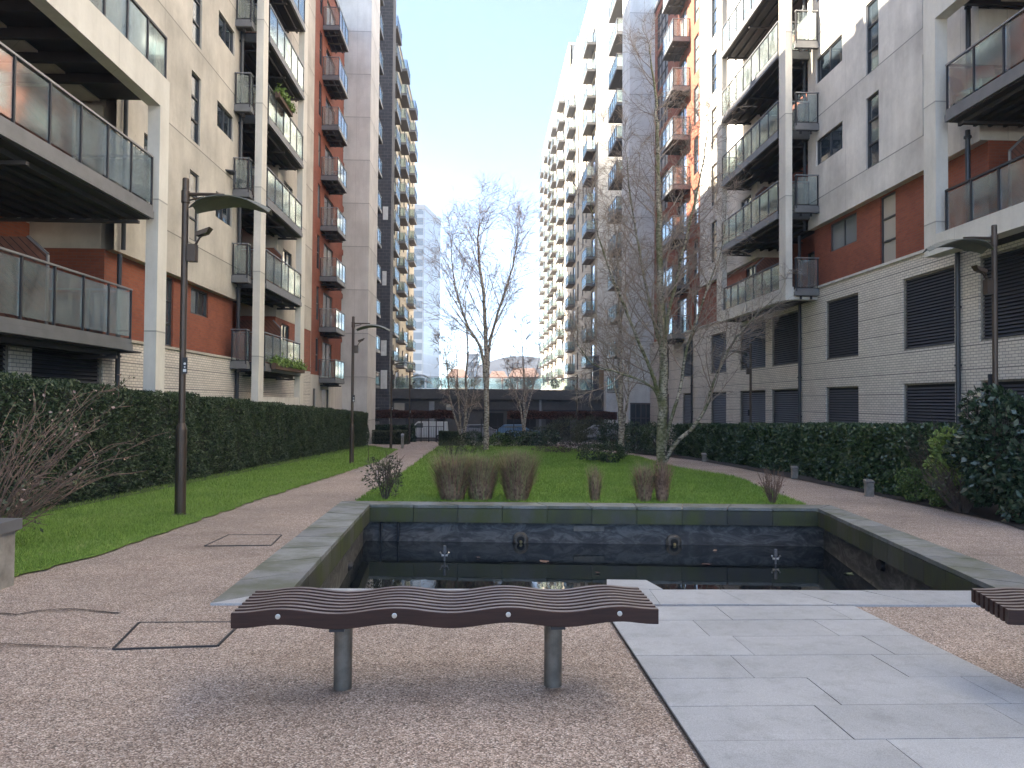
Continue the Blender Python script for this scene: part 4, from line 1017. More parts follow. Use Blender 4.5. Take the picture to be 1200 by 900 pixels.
# ================================================================ VEGETATION
def poly_area(P): return abs(sum(P[i][0]*P[(i+1) % len(P)][1]-P[(i+1) % len(P)][0]*P[i][1] for i in range(len(P))))/2
def inside(P, x, y):
    c = np.zeros(len(x), bool); j = len(P)-1
    for i in range(len(P)):
        xi, yi = P[i]; xj, yj = P[j]
        with np.errstate(divide='ignore', invalid='ignore'):
            k = ((yi > y) != (yj > y)) & (x < (xj-xi)*(y-yi)/(yj-yi+1e-12)+xi)
        c ^= k; j = i
    return c
def grass(name, P, n, ymax, h=.045, w=.006):
    xs = [p[0] for p in P]; ys = [p[1] for p in P]; y0, y1 = min(ys), min(max(ys), ymax)
    # density falls off with distance, measured from the garden's near end
    u = rng.random(n*2); y = 1/(1/y0+(1/y1-1/y0)*u) if y0 > 1 else y0+(y1-y0)*u
    x = rng.uniform(min(xs), max(xs), n*2); k = inside(P, x, y); x, y = x[k][:n], y[k][:n]; m = len(x)
    sc = np.clip(y/12, 1, 4); z = SL*y+.010; a = rng.uniform(0, 6.283, m); hh = h*(.5+rng.random(m))*np.sqrt(sc); ww = w*sc
    lx, ly = rng.normal(0, .45, m)*hh, rng.normal(0, .45, m)*hh
    V = np.stack([np.stack([x-np.cos(a)*ww/2, y-np.sin(a)*ww/2, z], 1), np.stack([x+np.cos(a)*ww/2, y+np.sin(a)*ww/2, z], 1), np.stack([x+lx, y+ly, z+hh], 1)], 1).reshape(-1, 3)
    o = fastmesh(name, V, 3, 'blade'); o['kind'] = 'stuff'; o['label'] = 'short green lawn grass'; o['category'] = 'grass'; return o
grass('grass', [(max(-9, a), b) for a, b in lawnL], 170000, 51)
grass('grass', cl, 150000, 50)

def hedge(name, line, thick, hgt, n, L, Wd, mat, label, cat='hedge', group=None, wob=.05, z0=0.0, side=-1, coremat=None):
    """line: front-foot polyline; thickness to the side"""
    line = [Vector(p) for p in line]; segs = []
    P_, N_ = [], []; tot = sum((line[i+1]-line[i]).length for i in range(len(line)-1))
    mid = line[len(line)//2]; e = empty(name, (mid.x, mid.y, gz(mid.y)), label, cat, group)
    cm = MB()
    for i in range(len(line)-1):
        a, b = line[i], line[i+1]; d = (b-a); Ls = d.length; d.normalize(); nn = Vector((-d.y, d.x))*side   # into hedge
        dn = np.array([d.x, d.y]); nv = np.array([nn.x, nn.y]); m = int(n*Ls/tot)
        areas = np.array([hgt, thick, hgt*.5]); pr = areas/areas.sum(); f = rng.choice(3, m, p=pr)
        u = rng.uniform(0, Ls, m); v = rng.random(m)
        off = np.where(f == 0, 0, np.where(f == 2, thick, v*thick)); zz = np.where(f == 1, hgt, v*hgt)
        # keep corners soft and surface lumpy
        jn = np.abs(rng.normal(0, wob, m)) - .3*wob; lump = wob*1.1*(np.sin(u*3.1+zz*2.3)+np.sin(u*1.3-zz*4.1+1.7)*.8)
        off = off + np.where(f == 0, jn+lump*.6, np.where(f == 2, -jn, 0)); zz = zz - np.where(f == 1, jn*1.3-lump*.4, 0)
        xy = np.array([a.x, a.y])+dn*u[:, None]+nv*off[:, None]
        P_.append(np.column_stack([xy, zz+z0+SL*xy[:, 1]]))
        nx = np.where(f[:, None] == 0, -nv, np.where(f[:, None] == 2, nv, 0)); N_.append(np.column_stack([nx, np.where(f == 1, 1., .15)]))
        c = .11; ea = d*(.12 if i == 0 else -.02); eb = d*(.12 if i == len(line)-2 else -.02); A_, B_ = a+nn*c+ea, b+nn*c-eb; A2, B2 = a+nn*(thick-c)+ea, b+nn*(thick-c)-eb
        g = lambda p, z: (p.x, p.y, gz(p.y)+z0+z)
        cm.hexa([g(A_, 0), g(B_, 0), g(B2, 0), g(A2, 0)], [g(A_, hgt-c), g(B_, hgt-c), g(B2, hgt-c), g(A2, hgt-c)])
    for (p, dirn) in ((line[0], line[0]-line[1]), (line[-1], line[-1]-line[-2])):
        dirn = dirn.normalized(); dd = (line[1]-line[0]).normalized() if p is line[0] else (line[-1]-line[-2]).normalized(); nn = Vector((-dd.y, dd.x))*side
        m = int(n*thick*hgt/(tot*(hgt*1.5+thick))); v = rng.uniform(0, thick, m); z = rng.uniform(0, hgt, m); j = np.abs(rng.normal(0, wob, m))*.5
        xy = np.array([p.x, p.y])+np.array([nn.x, nn.y])*v[:, None]+np.array([dirn.x, dirn.y])*j[:, None]
        P_.append(np.column_stack([xy, z+z0+SL*xy[:, 1]])); N_.append(np.tile([dirn.x, dirn.y, .1], (m, 1)))
    P_ = np.concatenate(P_); N_ = np.concatenate(N_)
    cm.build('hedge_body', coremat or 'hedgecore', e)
    fastmesh('foliage', leaf_quads(P_, N_, L, Wd), 4, mat, e, org=ORG[e.name])
    return e
hedge('yew_hedge', [(-7.22, 5.5), (-7.3, 13), (-7.42, 22), (-7.5, 32), (-7.55, 51.5)], 1.3, 2.17, 190000, .095, .028, 'yew', 'long clipped dark green yew hedge along the left apartment block', side=1, wob=.085, coremat='hedgecore')
rh = [P2(G(*p)) for p in ((1098, 589), (1018, 575.5), (930, 555), (860, 543.5), (813, 536), (792, 532.5))]
hedge('laurel_hedge', rh, 1.1, 1.5, 75000, .13, .065, 'laurel', 'clipped glossy laurel hedge beside the right path below the white brick wall', side=-1, wob=.09)
# hedge band of brown beech on stems at the far end
hedge('beech_hedge', [(PY(429, 490, 64.8).x, 64.8), (PY(530, 490, 64.8).x, 64.8)], .8, .62, 9000, .14, .09, 'brownleaf', 'raised band of brown beech hedge at the far end of the left path', side=1, z0=1.95, wob=.08)
hedge('beech_hedge', [(PY(596, 490, 64.8).x, 64.8), (PY(722, 490, 64.8).x, 64.8)], .8, .62, 9000, .14, .09, 'brownleaf', 'raised band of brown beech hedge at the far end right of the birches', side=1, z0=1.95, wob=.08)
hedge('box_hedge', [P2(G(436, 520.5)), P2(G(472, 521))], 1.0, 1.0, 4000, .09, .05, 'olive', 'low dull green box hedge at the far left corner of the garden', side=1)
hedge('box_hedge', [P2(G(517, 522.5)), P2(G(538, 522.5))], 1.0, 1.0, 4000, .09, .05, 'yew', 'small dark clipped hedge left of the multi-stemmed birch', side=1)
hedge('laurel_hedge', [(PY(432, 490, 62.5).x, 62.5), (PY(484, 490, 62.5).x, 62.5)], 1.2, 1.35, 6000, .14, .07, 'dkleaf', 'dark evergreen hedge behind the low box hedge at the far left', side=1, wob=.12)

def shrub(name, base, rx, ry, h, n, L, Wd, mat, label, cat='shrub', stems=14, stemmat='twig', z_lo=.1, group=None, fill=.5, flat=1.0, srad=.012):
    x, y, z = base; e = empty(name, base, label, cat, group)
    if n:
        k = int(n*1.0); d = rng.normal(0, 1, (k, 3)); d /= np.linalg.norm(d, axis=1)[:, None]; r = (fill+(1-fill)*rng.random(k)**.5)
        lump = 1+.16*np.sin(d[:, 0]*5+1.3+x)+.13*np.sin(d[:, 2]*7+d[:, 1]*4+y); r = r*lump
        P = np.column_stack([x+d[:, 0]*r*rx, y+d[:, 1]*r*ry, z+h*(z_lo+(1-z_lo)*.5)+d[:, 2]*r*h*(1-z_lo)*.5*flat])
        P[:, 2] = np.maximum(P[:, 2], z+.02); fastmesh('foliage', leaf_quads(P, d, L, Wd, .8), 4, mat, e, org=base)
    if stems:
        sb = MB()
        for i in range(stems):
            a = random.uniform(0, 6.28); r0 = .08*rx; r1 = random.uniform(.3, .95); p0 = Vector((x+math.cos(a)*r0, y+math.sin(a)*r0, z-.03))
            tip = Vector((x+math.cos(a)*r1*rx, y+math.sin(a)*r1*ry, z+h*random.uniform(.55, 1.0))); pts = [p0]
            for q in (.33, .66): m_ = p0.lerp(tip, q); m_ += Vector((random.uniform(-1, 1), random.uniform(-1, 1), random.uniform(0, 1)))*rx*.10; pts.append(m_)
            pts.append(tip); sb.tube(pts, [srad, srad*.8, srad*.6, srad*.3], 5)
            for q in range(3):
                a0 = pts[1].lerp(pts[3], random.random()); t = a0+(tip-p0).normalized()*.2*h+Vector((random.uniform(-1, 1)*rx, random.uniform(-1, 1)*ry, random.uniform(0, .6)*h))*.28
                sb.tube([a0, a0.lerp(t, .5)+Vector((0, 0, .02)), t], [srad*.5, srad*.4, srad*.2], 4)
        sb.build('stems', stemmat, e)
    return e
def gbase(px, py): g = G(px, py); return (g.x, g.y, gz(g.y))
# --- near left bare rose-like bush behind the stone post
random.seed(3); bb = (-5.75, 9.0, gz(9.0)); e = empty('leafless_bush', bb, 'large twiggy bush with a few leaves leaning over the lawn at the left edge', 'shrub')
sb = MB(); lp = []
for i in range(58):
    a = random.uniform(-.9, 4.0); lean = random.uniform(.1, 1.15); h = random.uniform(1.1, 2.45)*(1-.28*lean); p = Vector(bb)+Vector((math.cos(a)*.12, math.sin(a)*.12, -.03)); d = Vector((math.cos(a)*lean*.5+.22*lean, math.sin(a)*lean*.4, 1)).normalized(); pts = [p.copy()]
    bend = Vector((math.cos(a)*.06+.015, math.sin(a)*.05, -.035*lean))
    for q in range(8):
        d = (d+bend*random.uniform(.4, 1.3)+Vector((random.gauss(0, .10), random.gauss(0, .10), random.gauss(0, .06)))).normalized(); p = p+d*h/7; pts.append(p.copy())
    r0 = random.uniform(.006, .013); sb.tube(pts, [r0*(1-q/10) for q in range(9)], 5)
    for q in range(7):
        k = random.randint(2, 8); d2 = (pts[k]-pts[k-1]).normalized()+Vector((random.gauss(0, .6), random.gauss(0, .6), random.gauss(.1, .4))); t1 = pts[k]+d2.normalized()*random.uniform(.08, .22); t2 = t1+(d2+Vector((random.gauss(0, .4), random.gauss(0, .4), random.gauss(0, .3)))).normalized()*random.uniform(.08, .2)
        sb.tube([pts[k], t1, t2], [.0045, .0038, .002], 4); lp += [t1, t2] if random.random() < (.75 if pts[k].z > .9 else .25) else []
sb.build('stems', 'twigr', e)
lp = np.array([tuple(v) for v in lp]*2)+rng.normal(0, .03, (len(lp)*2, 3)); kk = rng.random(len(lp))
fastmesh('leaves', leaf_quads(lp[kk < .7], np.tile([0, 0, 1.], (int((kk < .7).sum()), 1)), .055, .035, 1.0), 4, 'olive', e, org=bb)
fastmesh('foliage', leaf_quads(lp[kk >= .7], np.tile([0, 0, 1.], (int((kk >= .7).sum()), 1)), .045, .03, 1.0), 4, 'budleaf', e, org=bb)  # pink buds on the twigs, apart from the leaves
# --- right big dark shrub group
shrub('evergreen_shrub', (PY(1192, 600, 12.4).x, 12.4, gz(12.4)), .95, .9, 2.1, 5200, .13, .07, 'dkleaf', 'tall glossy dark evergreen shrub at the right edge in front of the lamp post', stems=24, fill=.65, z_lo=.12)
shrub('evergreen_shrub', (PY(1212, 600, 11.6).x, 11.6, gz(11.6)), .55, .6, 1.2, 1800, .12, .06, 'dkleaf', 'lower dark leaved shrub spilling toward the path at the right edge', stems=8, fill=.5, z_lo=.0)
shrub('lime_shrub', gbase(1128, 597), .62, .5, 1.42, 1700, .11, .06, 'limeleaf', 'open yellow-green shrub between the laurel hedge and the dark shrub', stems=16, fill=.45, z_lo=.3)
shrub('box_shrub', gbase(1076, 588), .42, .38, .66, 3000, .05, .03, 'midleaf', 'small rounded bright box shrub beside the path in front of the laurel hedge', stems=4, fill=.75, z_lo=.08)
shrub('box_shrub', gbase(1108, 594), .40, .35, .55, 2200, .05, .03, 'midleaf', 'second small box shrub just right of the rounded one by the path', stems=4, fill=.6, z_lo=.08)
shrub('leafless_bush', gbase(1128, 601), .75, .4, .85, 160, .06, .03, 'olive', 'tangle of bare grey stems under the yellow-green shrub beside the path', stems=36, fill=.2)
shrub('leafless_bush', gbase(1096, 588), .75, .5, 1.45, 0, .06, .03, 'olive', 'bare grey twiggy bush in front of the near end of the laurel hedge', stems=40, fill=.2, srad=.008)
# --- at the pond's far coping
shrub('leafy_shrub', gbase(451, 585.5), .40, .3, .86, 900, .075, .022, 'olive', 'loose olive-green leafy shrub at the left end of the far pond coping', stems=16, fill=.2, z_lo=.1)
def clump(base, r, h, nb, mat, label, tips=None, spread=.60, name='grass_clump'):
    x, y, z = base; e = empty(name, base, label, 'ornamental grass', 'grass clumps behind the pond')
    def blades(m, hs, he, rr, wd):
        a = rng.uniform(0, 6.283, m); q = np.sqrt(rng.random(m)); bx, by = x+np.cos(a)*q*r*.60, y+np.sin(a)*q*r*.55
        a2 = a+rng.normal(0, .5, m); H = h*rng.uniform(hs, he, m); out = q*r*rr+rng.normal(0, .05, m)
        tx, ty = bx+np.cos(a2)*out*spread*1.5, by+np.sin(a2)*out*spread*1.5; w_ = wd; c, s = np.cos(a+1.57)*w_, np.sin(a+1.57)*w_
        mx, my = bx*.6+tx*.4, by*.6+ty*.4
        b0 = np.column_stack([bx-c, by-s, np.full(m, z-.02)]); b1 = np.column_stack([bx+c, by+s, np.full(m, z-.02)])
        m1 = np.column_stack([mx+c, my+s, z+H*.6]); m0 = np.column_stack([mx-c, my-s, z+H*.6]); t1 = np.column_stack([tx+c*.2, ty+s*.2, z+H]); t0 = np.column_stack([tx-c*.2, ty-s*.2, z+H])
        return np.stack([b0, b1, m1, m0, m0, m1, t1, t0], 1).reshape(-1, 3)
    fastmesh('blades', blades(nb, .45, 1.02, 1.0, .0042), 4, mat, e, org=base)
    if tips: fastmesh('tips', blades(nb//3, .75, 1.15, 1.35, .0035), 4, tips, e, org=base)
cls = [((530, 586.5), .36, .93, 1300, 'broad brown grass clump, leftmost behind the pond', True), ((563, 586.5), .34, .90, 1300, 'broad brown grass clump, second from left behind the pond', True),
       ((606, 586.8), .34, .98, 1500, 'tall brown grass clump standing alone behind the left round pond light', True),
       ((697, 587.5), .15, .72, 220, 'thin sparse brown grass tuft near the middle of the far pond coping', True), ((755, 588), .21, .74, 600, 'brown and green grass tuft, left one of the close pair behind the pond', True),
       ((776, 588.5), .17, .84, 520, 'brown grass tuft, right one of the close pair behind the pond', False)]
for (p, r, h, nb, lb, tp) in cls: clump(gbase(*p), r, h, nb, 'drygrass', lb, 'greengrass' if tp else None)
shrub('twiggy_shrub', gbase(905, 590.5), .30, .22, .62, 60, .04, .02, 'brownleaf', 'small reddish twiggy shrub near the right end of the far pond coping', stems=40, stemmat='twigr', fill=.3, srad=.007)
# --- shrubs on and round the lawn, and along the right bed
S = [(('evergreen_shrub'), (709, 543), .95, .8, .85, 2200, .11, .04, 'yew', 'low dark spreading shrub on the lawn at the foot of the second birch'),
     ('evergreen_shrub', (612, 524), 1.6, 1.0, 1.05, 2600, .13, .06, 'dkleaf', 'dark round evergreen shrub right of the centre birch'),
     ('evergreen_shrub', (588, 524), 1.2, .9, .9, 1500, .13, .06, 'midleaf', 'mid-green shrub at the foot of the centre birch'),
     ('evergreen_shrub', (634, 523), 1.5, 1.0, 1.1, 2600, .13, .06, 'dkleaf', 'dark evergreen shrub at the far right corner of the central lawn'),
     ('evergreen_shrub', (553, 523), 1.0, .8, 1.0, 1500, .13, .06, 'dkleaf', 'dark shrub between the multi-stemmed birch and the centre birch'),
     ('low_shrub', (531, 536), .7, .5, .85, 900, .07, .025, 'olive', 'small loose shrub on the lawn left of the centre birch'),
     ('low_shrub', (549, 532), 1.2, .5, .7, 1200, .07, .025, 'olive', 'low scrubby plant on the lawn between two birches'),
     ('low_shrub', (664, 531), 1.6, .6, .45, 1300, .08, .04, 'twigr', 'low flat reddish-brown heather mound at the back of the lawn'),
     ('olive_shrub', (662, 521), 2.2, 1.2, 1.9, 3400, .12, .06, 'olive', 'wide olive-brown shrub at the far end right of the lawn'),
     ('olive_shrub', (700, 524), 2.0, 1.1, 1.9, 3200, .12, .06, 'olive', 'wide olive shrub behind the second birch at the far right'),
     ('evergreen_shrub', (722, 527), 1.3, 1.0, 1.7, 2600, .12, .06, 'dkleaf', 'glossy evergreen shrub right of the second birch'),
     ('evergreen_shrub', (748, 531), 1.2, 1.0, 1.65, 2600, .12, .06, 'laurel', 'bushy laurel between the two right birches'),
     ('evergreen_shrub', (775, 533), 1.1, 1.0, 1.6, 2600, .12, .06, 'laurel', 'bushy laurel behind the big birch where the hedge begins')]
for nm, p, rx, ry, h, nn_, L, wd, mt, lb in S:
    if mt == 'twigr': M.setdefault('heather', leafmat('heather_leaves', (.06, .04, .04), (.13, .09, .08), 3, .7)); mt = 'heather'
    shrub(nm, gbase(*p), rx, ry, h, nn_, L, wd, mt, lb, stems=8, fill=.6, z_lo=.02)
# dark interior mass so that hedges and shrubs are not see-through
# --- terrace plants on the podium
for k, (px, lb) in enumerate(((466, 'grey-green planter shrub at the left end of the podium terrace'), (490, 'olive planter shrub on the podium terrace left of the birches'), (513, 'small round shrub on the podium terrace between glass tower and birches'), (533, 'round bush on the podium terrace left of the centre birch'), (555, 'bush on the podium terrace just left of the centre birch'), (597, 'round bush on the podium terrace right of the centre birch'), (619, 'dark bush on the podium terrace beside the right towers'), (650, 'grey bush on the podium terrace under the right tower'))):
    p = PY(px, 455, 76.5); shrub('terrace_bush', (p.x, 76.5, PZ), .55 if k > 1 else .95, .5, 1.15, 500, .12, .07, 'olive' if k % 2 else 'midleaf', lb, stems=5, fill=.3, group='bushes on the podium terrace')

# ---- trees
def tree(name, base, stemsdef, label, n1, len1, up1, bark, brm, n2=6, n3=6, twl=.5, seed=1, crown_lo=.3, tw=.006, droop=.15, taper_exp=.8, lvl4=True, h_ref=12, r1=.30):
    random.seed(seed); e = empty(name, base, label, 'tree'); tb = MB(); cb = MB(); B = Vector(base)
    def rv(): return Vector((random.gauss(0, 1), random.gauss(0, 1), random.gauss(0, 1)))
    def path(p, d, L, k, wig, grav):
        pts = [p.copy()]; st = L/k
        for i in range(k): d = (d+rv()*wig+Vector((0, 0, grav))).normalized(); p = p+d*st; pts.append(p.copy())
        return pts
    def at(pts, t):
        q = t*(len(pts)-1); i = min(int(q), len(pts)-2); return pts[i].lerp(pts[i+1], q-i), (pts[i+1]-pts[i]).normalized()
    def side(d, ang, az=None):
        a = d.cross(Vector((0, 0, 1)) if abs(d.z) < .95 else Vector((1, 0, 0))).normalized(); b = d.cross(a); az = random.uniform(0, 6.283) if az is None else az
        return (d*math.cos(ang)+(a*math.cos(az)+b*math.sin(az))*math.sin(ang)).normalized()
    for (pts, r0, frac, cl_) in stemsdef:
        # smooth the given stem, then a little wander
        pp = [B+Vector(p) for p in pts]; fine = []
        K = 6
        for i in range(len(pp)-1):
            p0, p1, p2, p3 = pp[max(i-1, 0)], pp[i], pp[i+1], pp[min(i+2, len(pp)-1)]
            for q in range(K):
                t = q/K; fine.append(.5*((2*p1)+(p2-p0)*t+(2*p0-5*p1+4*p2-p3)*t*t+(3*p1-p0-3*p2+p3)*t**3)+rv()*r0*.12)
        fine.append(pp[-1]); nF = len(fine)
        rad = [max(.006, r0*(1-i/(nF-1))**taper_exp) for i in range(nF)]; rad[0] *= 1.25; rad[1] *= 1.08
        tb.tube(fine, rad, 10)
        Ls = sum((fine[i+1]-fine[i]).length for i in range(nF-1)); m = int(n1*frac)
        for i in range(m):
            t = cl_+(1-cl_)*((i+random.random())/m)**.85; t = min(t, .985); p, d = at(fine, t); rr = r0*(1-t)**taper_exp
            L1 = len1*(.30+.9*(1-t)**.7)*random.uniform(.65, 1.15)*frac**.3
            d1 = side(d, R(random.uniform(up1-12, up1+12))); k1 = 7; b1 = path(p, d1, L1, k1, .10, .06)
            ra = min(rr*.55, .012+.016*L1*r1); cb.tube(b1, [max(tw*.8, ra*(1-q/k1)**.8) for q in range(k1+1)], 5, False)
            for j in range(max(2, int(n2*(.5+L1/len1)))):
                t2 = random.uniform(.15, 1.0); p2, d2 = at(b1, min(t2, .99)); L2 = L1*random.uniform(.22, .48)*(1.1-t2*.5)
                d2 = side(d2, R(random.uniform(22, 50))); b2 = path(p2, d2, L2, 4, .13, .04-droop*.15)
                r2 = max(tw, ra*.42*(1-t2*.6)); cb.tube(b2, [max(tw*.7, r2*(1-q/4*.75)) for q in range(5)], 4, False)
                for l in range(n3):
                    t3 = random.uniform(.15, 1); p3, d3 = at(b2, min(t3, .99)); d3 = side(d3, R(random.uniform(20, 55))); L3 = twl*random.uniform(.5, 1.3)
                    b3 = path(p3, d3, L3, 3, .15, -droop); cb.tube(b3, [tw, tw*.85, tw*.65, tw*.35], 3, False)
                    if lvl4:
                        for o_ in range(2): p4, d4 = at(b3, random.uniform(.3, .95)); b4 = path(p4, side(d4, R(35)), L3*.5, 2, .15, -droop); cb.tube(b4, [tw*.7, tw*.55, tw*.3], 3, False)
    tb.build('trunk', bark, e, smooth=True); cb.build('crown', brm, e); return e
def rel(px, py, base, Y=None):
    p = PY(px, py, Y or base[1]); return (p.x-base[0], p.y-base[1], p.z-base[2])
# centre birch
b = gbase(569, 528); s = lambda *q: [(0, 0, -.1)]+[rel(x, y, b, b[1]+dy) for x, y, dy in q]
tree('birch_tree', b, [(s((570, 500, 0), (570, 440, 0), (569, 400, .2), (567, 350, .1), (562, 310, 0), (560, 275, 0), (566, 254, 0)), .165, 1.0, .32),
     (s((570, 500, 0), (571, 450, 0), (574, 405, .3), (584, 365, .6), (597, 325, .8), (605, 290, .6), (607, 262, .6)), .12, .8, .45),
     (s((570, 500, 0), (569, 450, 0), (563, 408, -.3), (550, 385, -.6), (537, 350, -.8), (530, 310, -.8), (528, 275, -.6)), .115, .8, .45)],
     'slender leafless birch standing alone on the central lawn with a rounded twiggy crown', 32, 4.6, 30, 'barkpale', 'branchpale', 6, 5, .8, seed=11, tw=.0068, droop=.03, taper_exp=.65)
# multi-stemmed birch left of it
b = gbase(542, 522.5)
tree('birch_tree', b, [(s((545, 500, 0), (546, 450, 0), (548, 400, 0), (543, 360, 0)), .14, .9, .3), (s((539, 508, 0), (528, 470, 0), (524, 430, -.3), (520, 395, -.3)), .09, .7, .3),
     (s((540, 506, 0), (537, 460, 0), (535, 420, .2), (531, 380, .3)), .08, .7, .3), (s((545, 506, 0), (553, 470, 0), (560, 430, .5), (566, 400, .5)), .07, .6, .3)],
     'multi-stemmed bare birch at the back left of the central lawn', 18, 2.8, 38, 'barkpale', 'branchpale', 5, 5, .5, seed=5, tw=.010, droop=.05)
b = gbase(614.5, 521)
tree('birch_tree', b, [(s((614.5, 500, 0), (614, 460, 0), (613, 420, 0), (610, 375, 0)), .13, 1, .35), (s((613, 500, 0), (608, 470, 0), (598, 445, 0), (590, 420, 0)), .10, .6, .3), (s((615, 495, 0), (622, 465, 0), (628, 440, 0), (634, 405, 0)), .09, .6, .3)],
     'thin bare birch at the back right of the central lawn', 18, 2.6, 40, 'barkpale', 'branchpale', 5, 5, .5, seed=8, tw=.010, droop=.05)
# second right birch
b = gbase(728, 534)
tree('birch_tree', b, [(s((728, 500, 0), (727, 450, 0), (727, 400, 0), (725, 340, 0), (722, 280, 0), (716, 225, 0)), .165, 1, .28), (s((731, 495, 0), (736, 465, 0), (737, 430, .3), (741, 395, .6)), .09, .5, .3),
     (s((726, 480, 0), (716, 440, 0), (700, 400, 0), (680, 360, 0)), .07, .5, .3)],
     'pale leafless birch behind and left of the big mossy birch', 24, 4.2, 40, 'barkpale', 'branch', 6, 4, .5, seed=21, tw=.0075, droop=.08)
# big near birch
b = gbase(775, 547)
tree('birch_tree', b, [(s((776, 500, 0), (778, 440, 0), (776, 400, 0), (774, 340, 0), (773, 270, 0), (772, 200, .1), (768, 120, .2), (762, 50, .2)), .195, 1.0, .30),
     (s((774, 478, 0), (765, 440, -.2), (750, 405, -.4), (728, 350, -.7), (705, 290, -.9), (690, 230, -1)), .085, .6, .25),
     (s((772, 470, 0), (755, 448, -.3), (722, 436, -.5), (693, 425, -.6), (672, 395, -.8)), .06, .35, .3),
     (s((777, 430, 0), (767, 380, .2), (752, 310, .4), (740, 240, .6), (733, 170, .7)), .085, .6, .3),
     (s((779, 400, 0), (790, 340, .3), (806, 270, .5), (822, 200, .6), (832, 130, .6)), .08, .7, .3),
     (s((790, 522, 0), (812, 500, .1), (827, 478, .2), (838, 442, .3), (860, 400, .4), (884, 372, .5), (915, 342, .5)), .085, .5, .35),
     (s((784, 500, 0), (797, 455, .1), (803, 415, .1), (813, 385, .2), (828, 340, .3), (846, 290, .4), (851, 230, .5)), .075, .5, .35)],
     'big mossy birch with leaning side stems at the right end of the lawn', 38, 3.9, 42, 'bark', 'branch', 7, 4, .5, seed=33, tw=.0068, droop=.06, taper_exp=.62)

# ================================================================ SMALL FURNITURE
def bollard(base, label, h=.5, w=.10, rz=0):
    e = empty('bollard', base, label, 'bollard', 'short grey bollard lights along the beds', rz)
    MB().hexa([(-w, -w*.6, -.05), (w, -w*.6, -.05), (w, w*.6, -.05), (-w, w*.6, -.05)], [(-w, -w*.6, h*.80), (w, -w*.6, h*.80), (w, w*.6, h*.80), (-w, w*.6, h*.80)]).build('post', 'grey_light', e, local=True)
    MB().hexa([(-w*1.15, -w*.8, h*.802), (w*1.15, -w*.8, h*.802), (w*1.15, w*.8, h*.802), (-w*1.15, w*.8, h*.802)], [(-w*1.15, -w*.8, h*.88), (w*1.15, -w*.8, h*.88), (w*1.15, w*.8, h*1.0), (-w*1.15, w*.8, h*1.0)]).build('cap', 'galv', e, local=True)
    return e
bollard(gbase(1018.5, 581.5), 'short grey bollard with sloping top under the middle of the laurel hedge', .36, .085)
bollard(gbase(931, 561), 'short grey bollard farther along the laurel hedge, beside the narrow path', .36, .085)
bollard(gbase(825, 541), 'short grey bollard at the far end of the laurel hedge', .36, .085)
bollard(gbase(471.5, 525.5), 'pale short bollard at the end of the low box hedge on the far left', .9, .08)
bp = gbase(-14, 689); e = empty('stone_post', bp, 'weathered square post with a flat grey cap at the bottom left edge', 'post')
MB().box(bp[0]-.14, bp[0]+.145, bp[1]-.14, bp[1]+.14, bp[2]-.1, bp[2]+.50).build('post', 'grey_light', e); MB().box(bp[0]-.18, bp[0]+.185, bp[1]-.18, bp[1]+.18, bp[2]+.502, bp[2]+.60).build('cap', 'slab_edge', e)
# railing at the far end
yr = 63.8
def rail_fence(x0, x1, y, label):
    z = gz(y); e = empty('metal_fence', ((x0+x1)/2, y, z), label, 'fence'); pm_ = MB(); x = x0
    while x < x1: pm_.box(x-.012, x+.012, y-.012, y+.012, z, z+1.25); x += .14
    pm_.box(x0, x1, y-.02, y+.02, z+1.252, z+1.29); pm_.box(x0, x1, y-.019, y+.019, z+.1, z+.13); pm_.build('bars', 'steel', e)
    x = x0
    while x <= x1+.01: MB().box(x-.04, x+.04, y-.04, y+.04, z, z+1.95).build('post', 'steel', e); x += (x1-x0)/5
rail_fence(PY(476, 500, yr).x, PY(520, 500, yr).x, yr, 'thin dark bar railing in front of the white van')
rail_fence(PY(545, 500, yr).x, PY(640, 500, yr).x, yr, 'thin dark bar railing in front of the blue car')
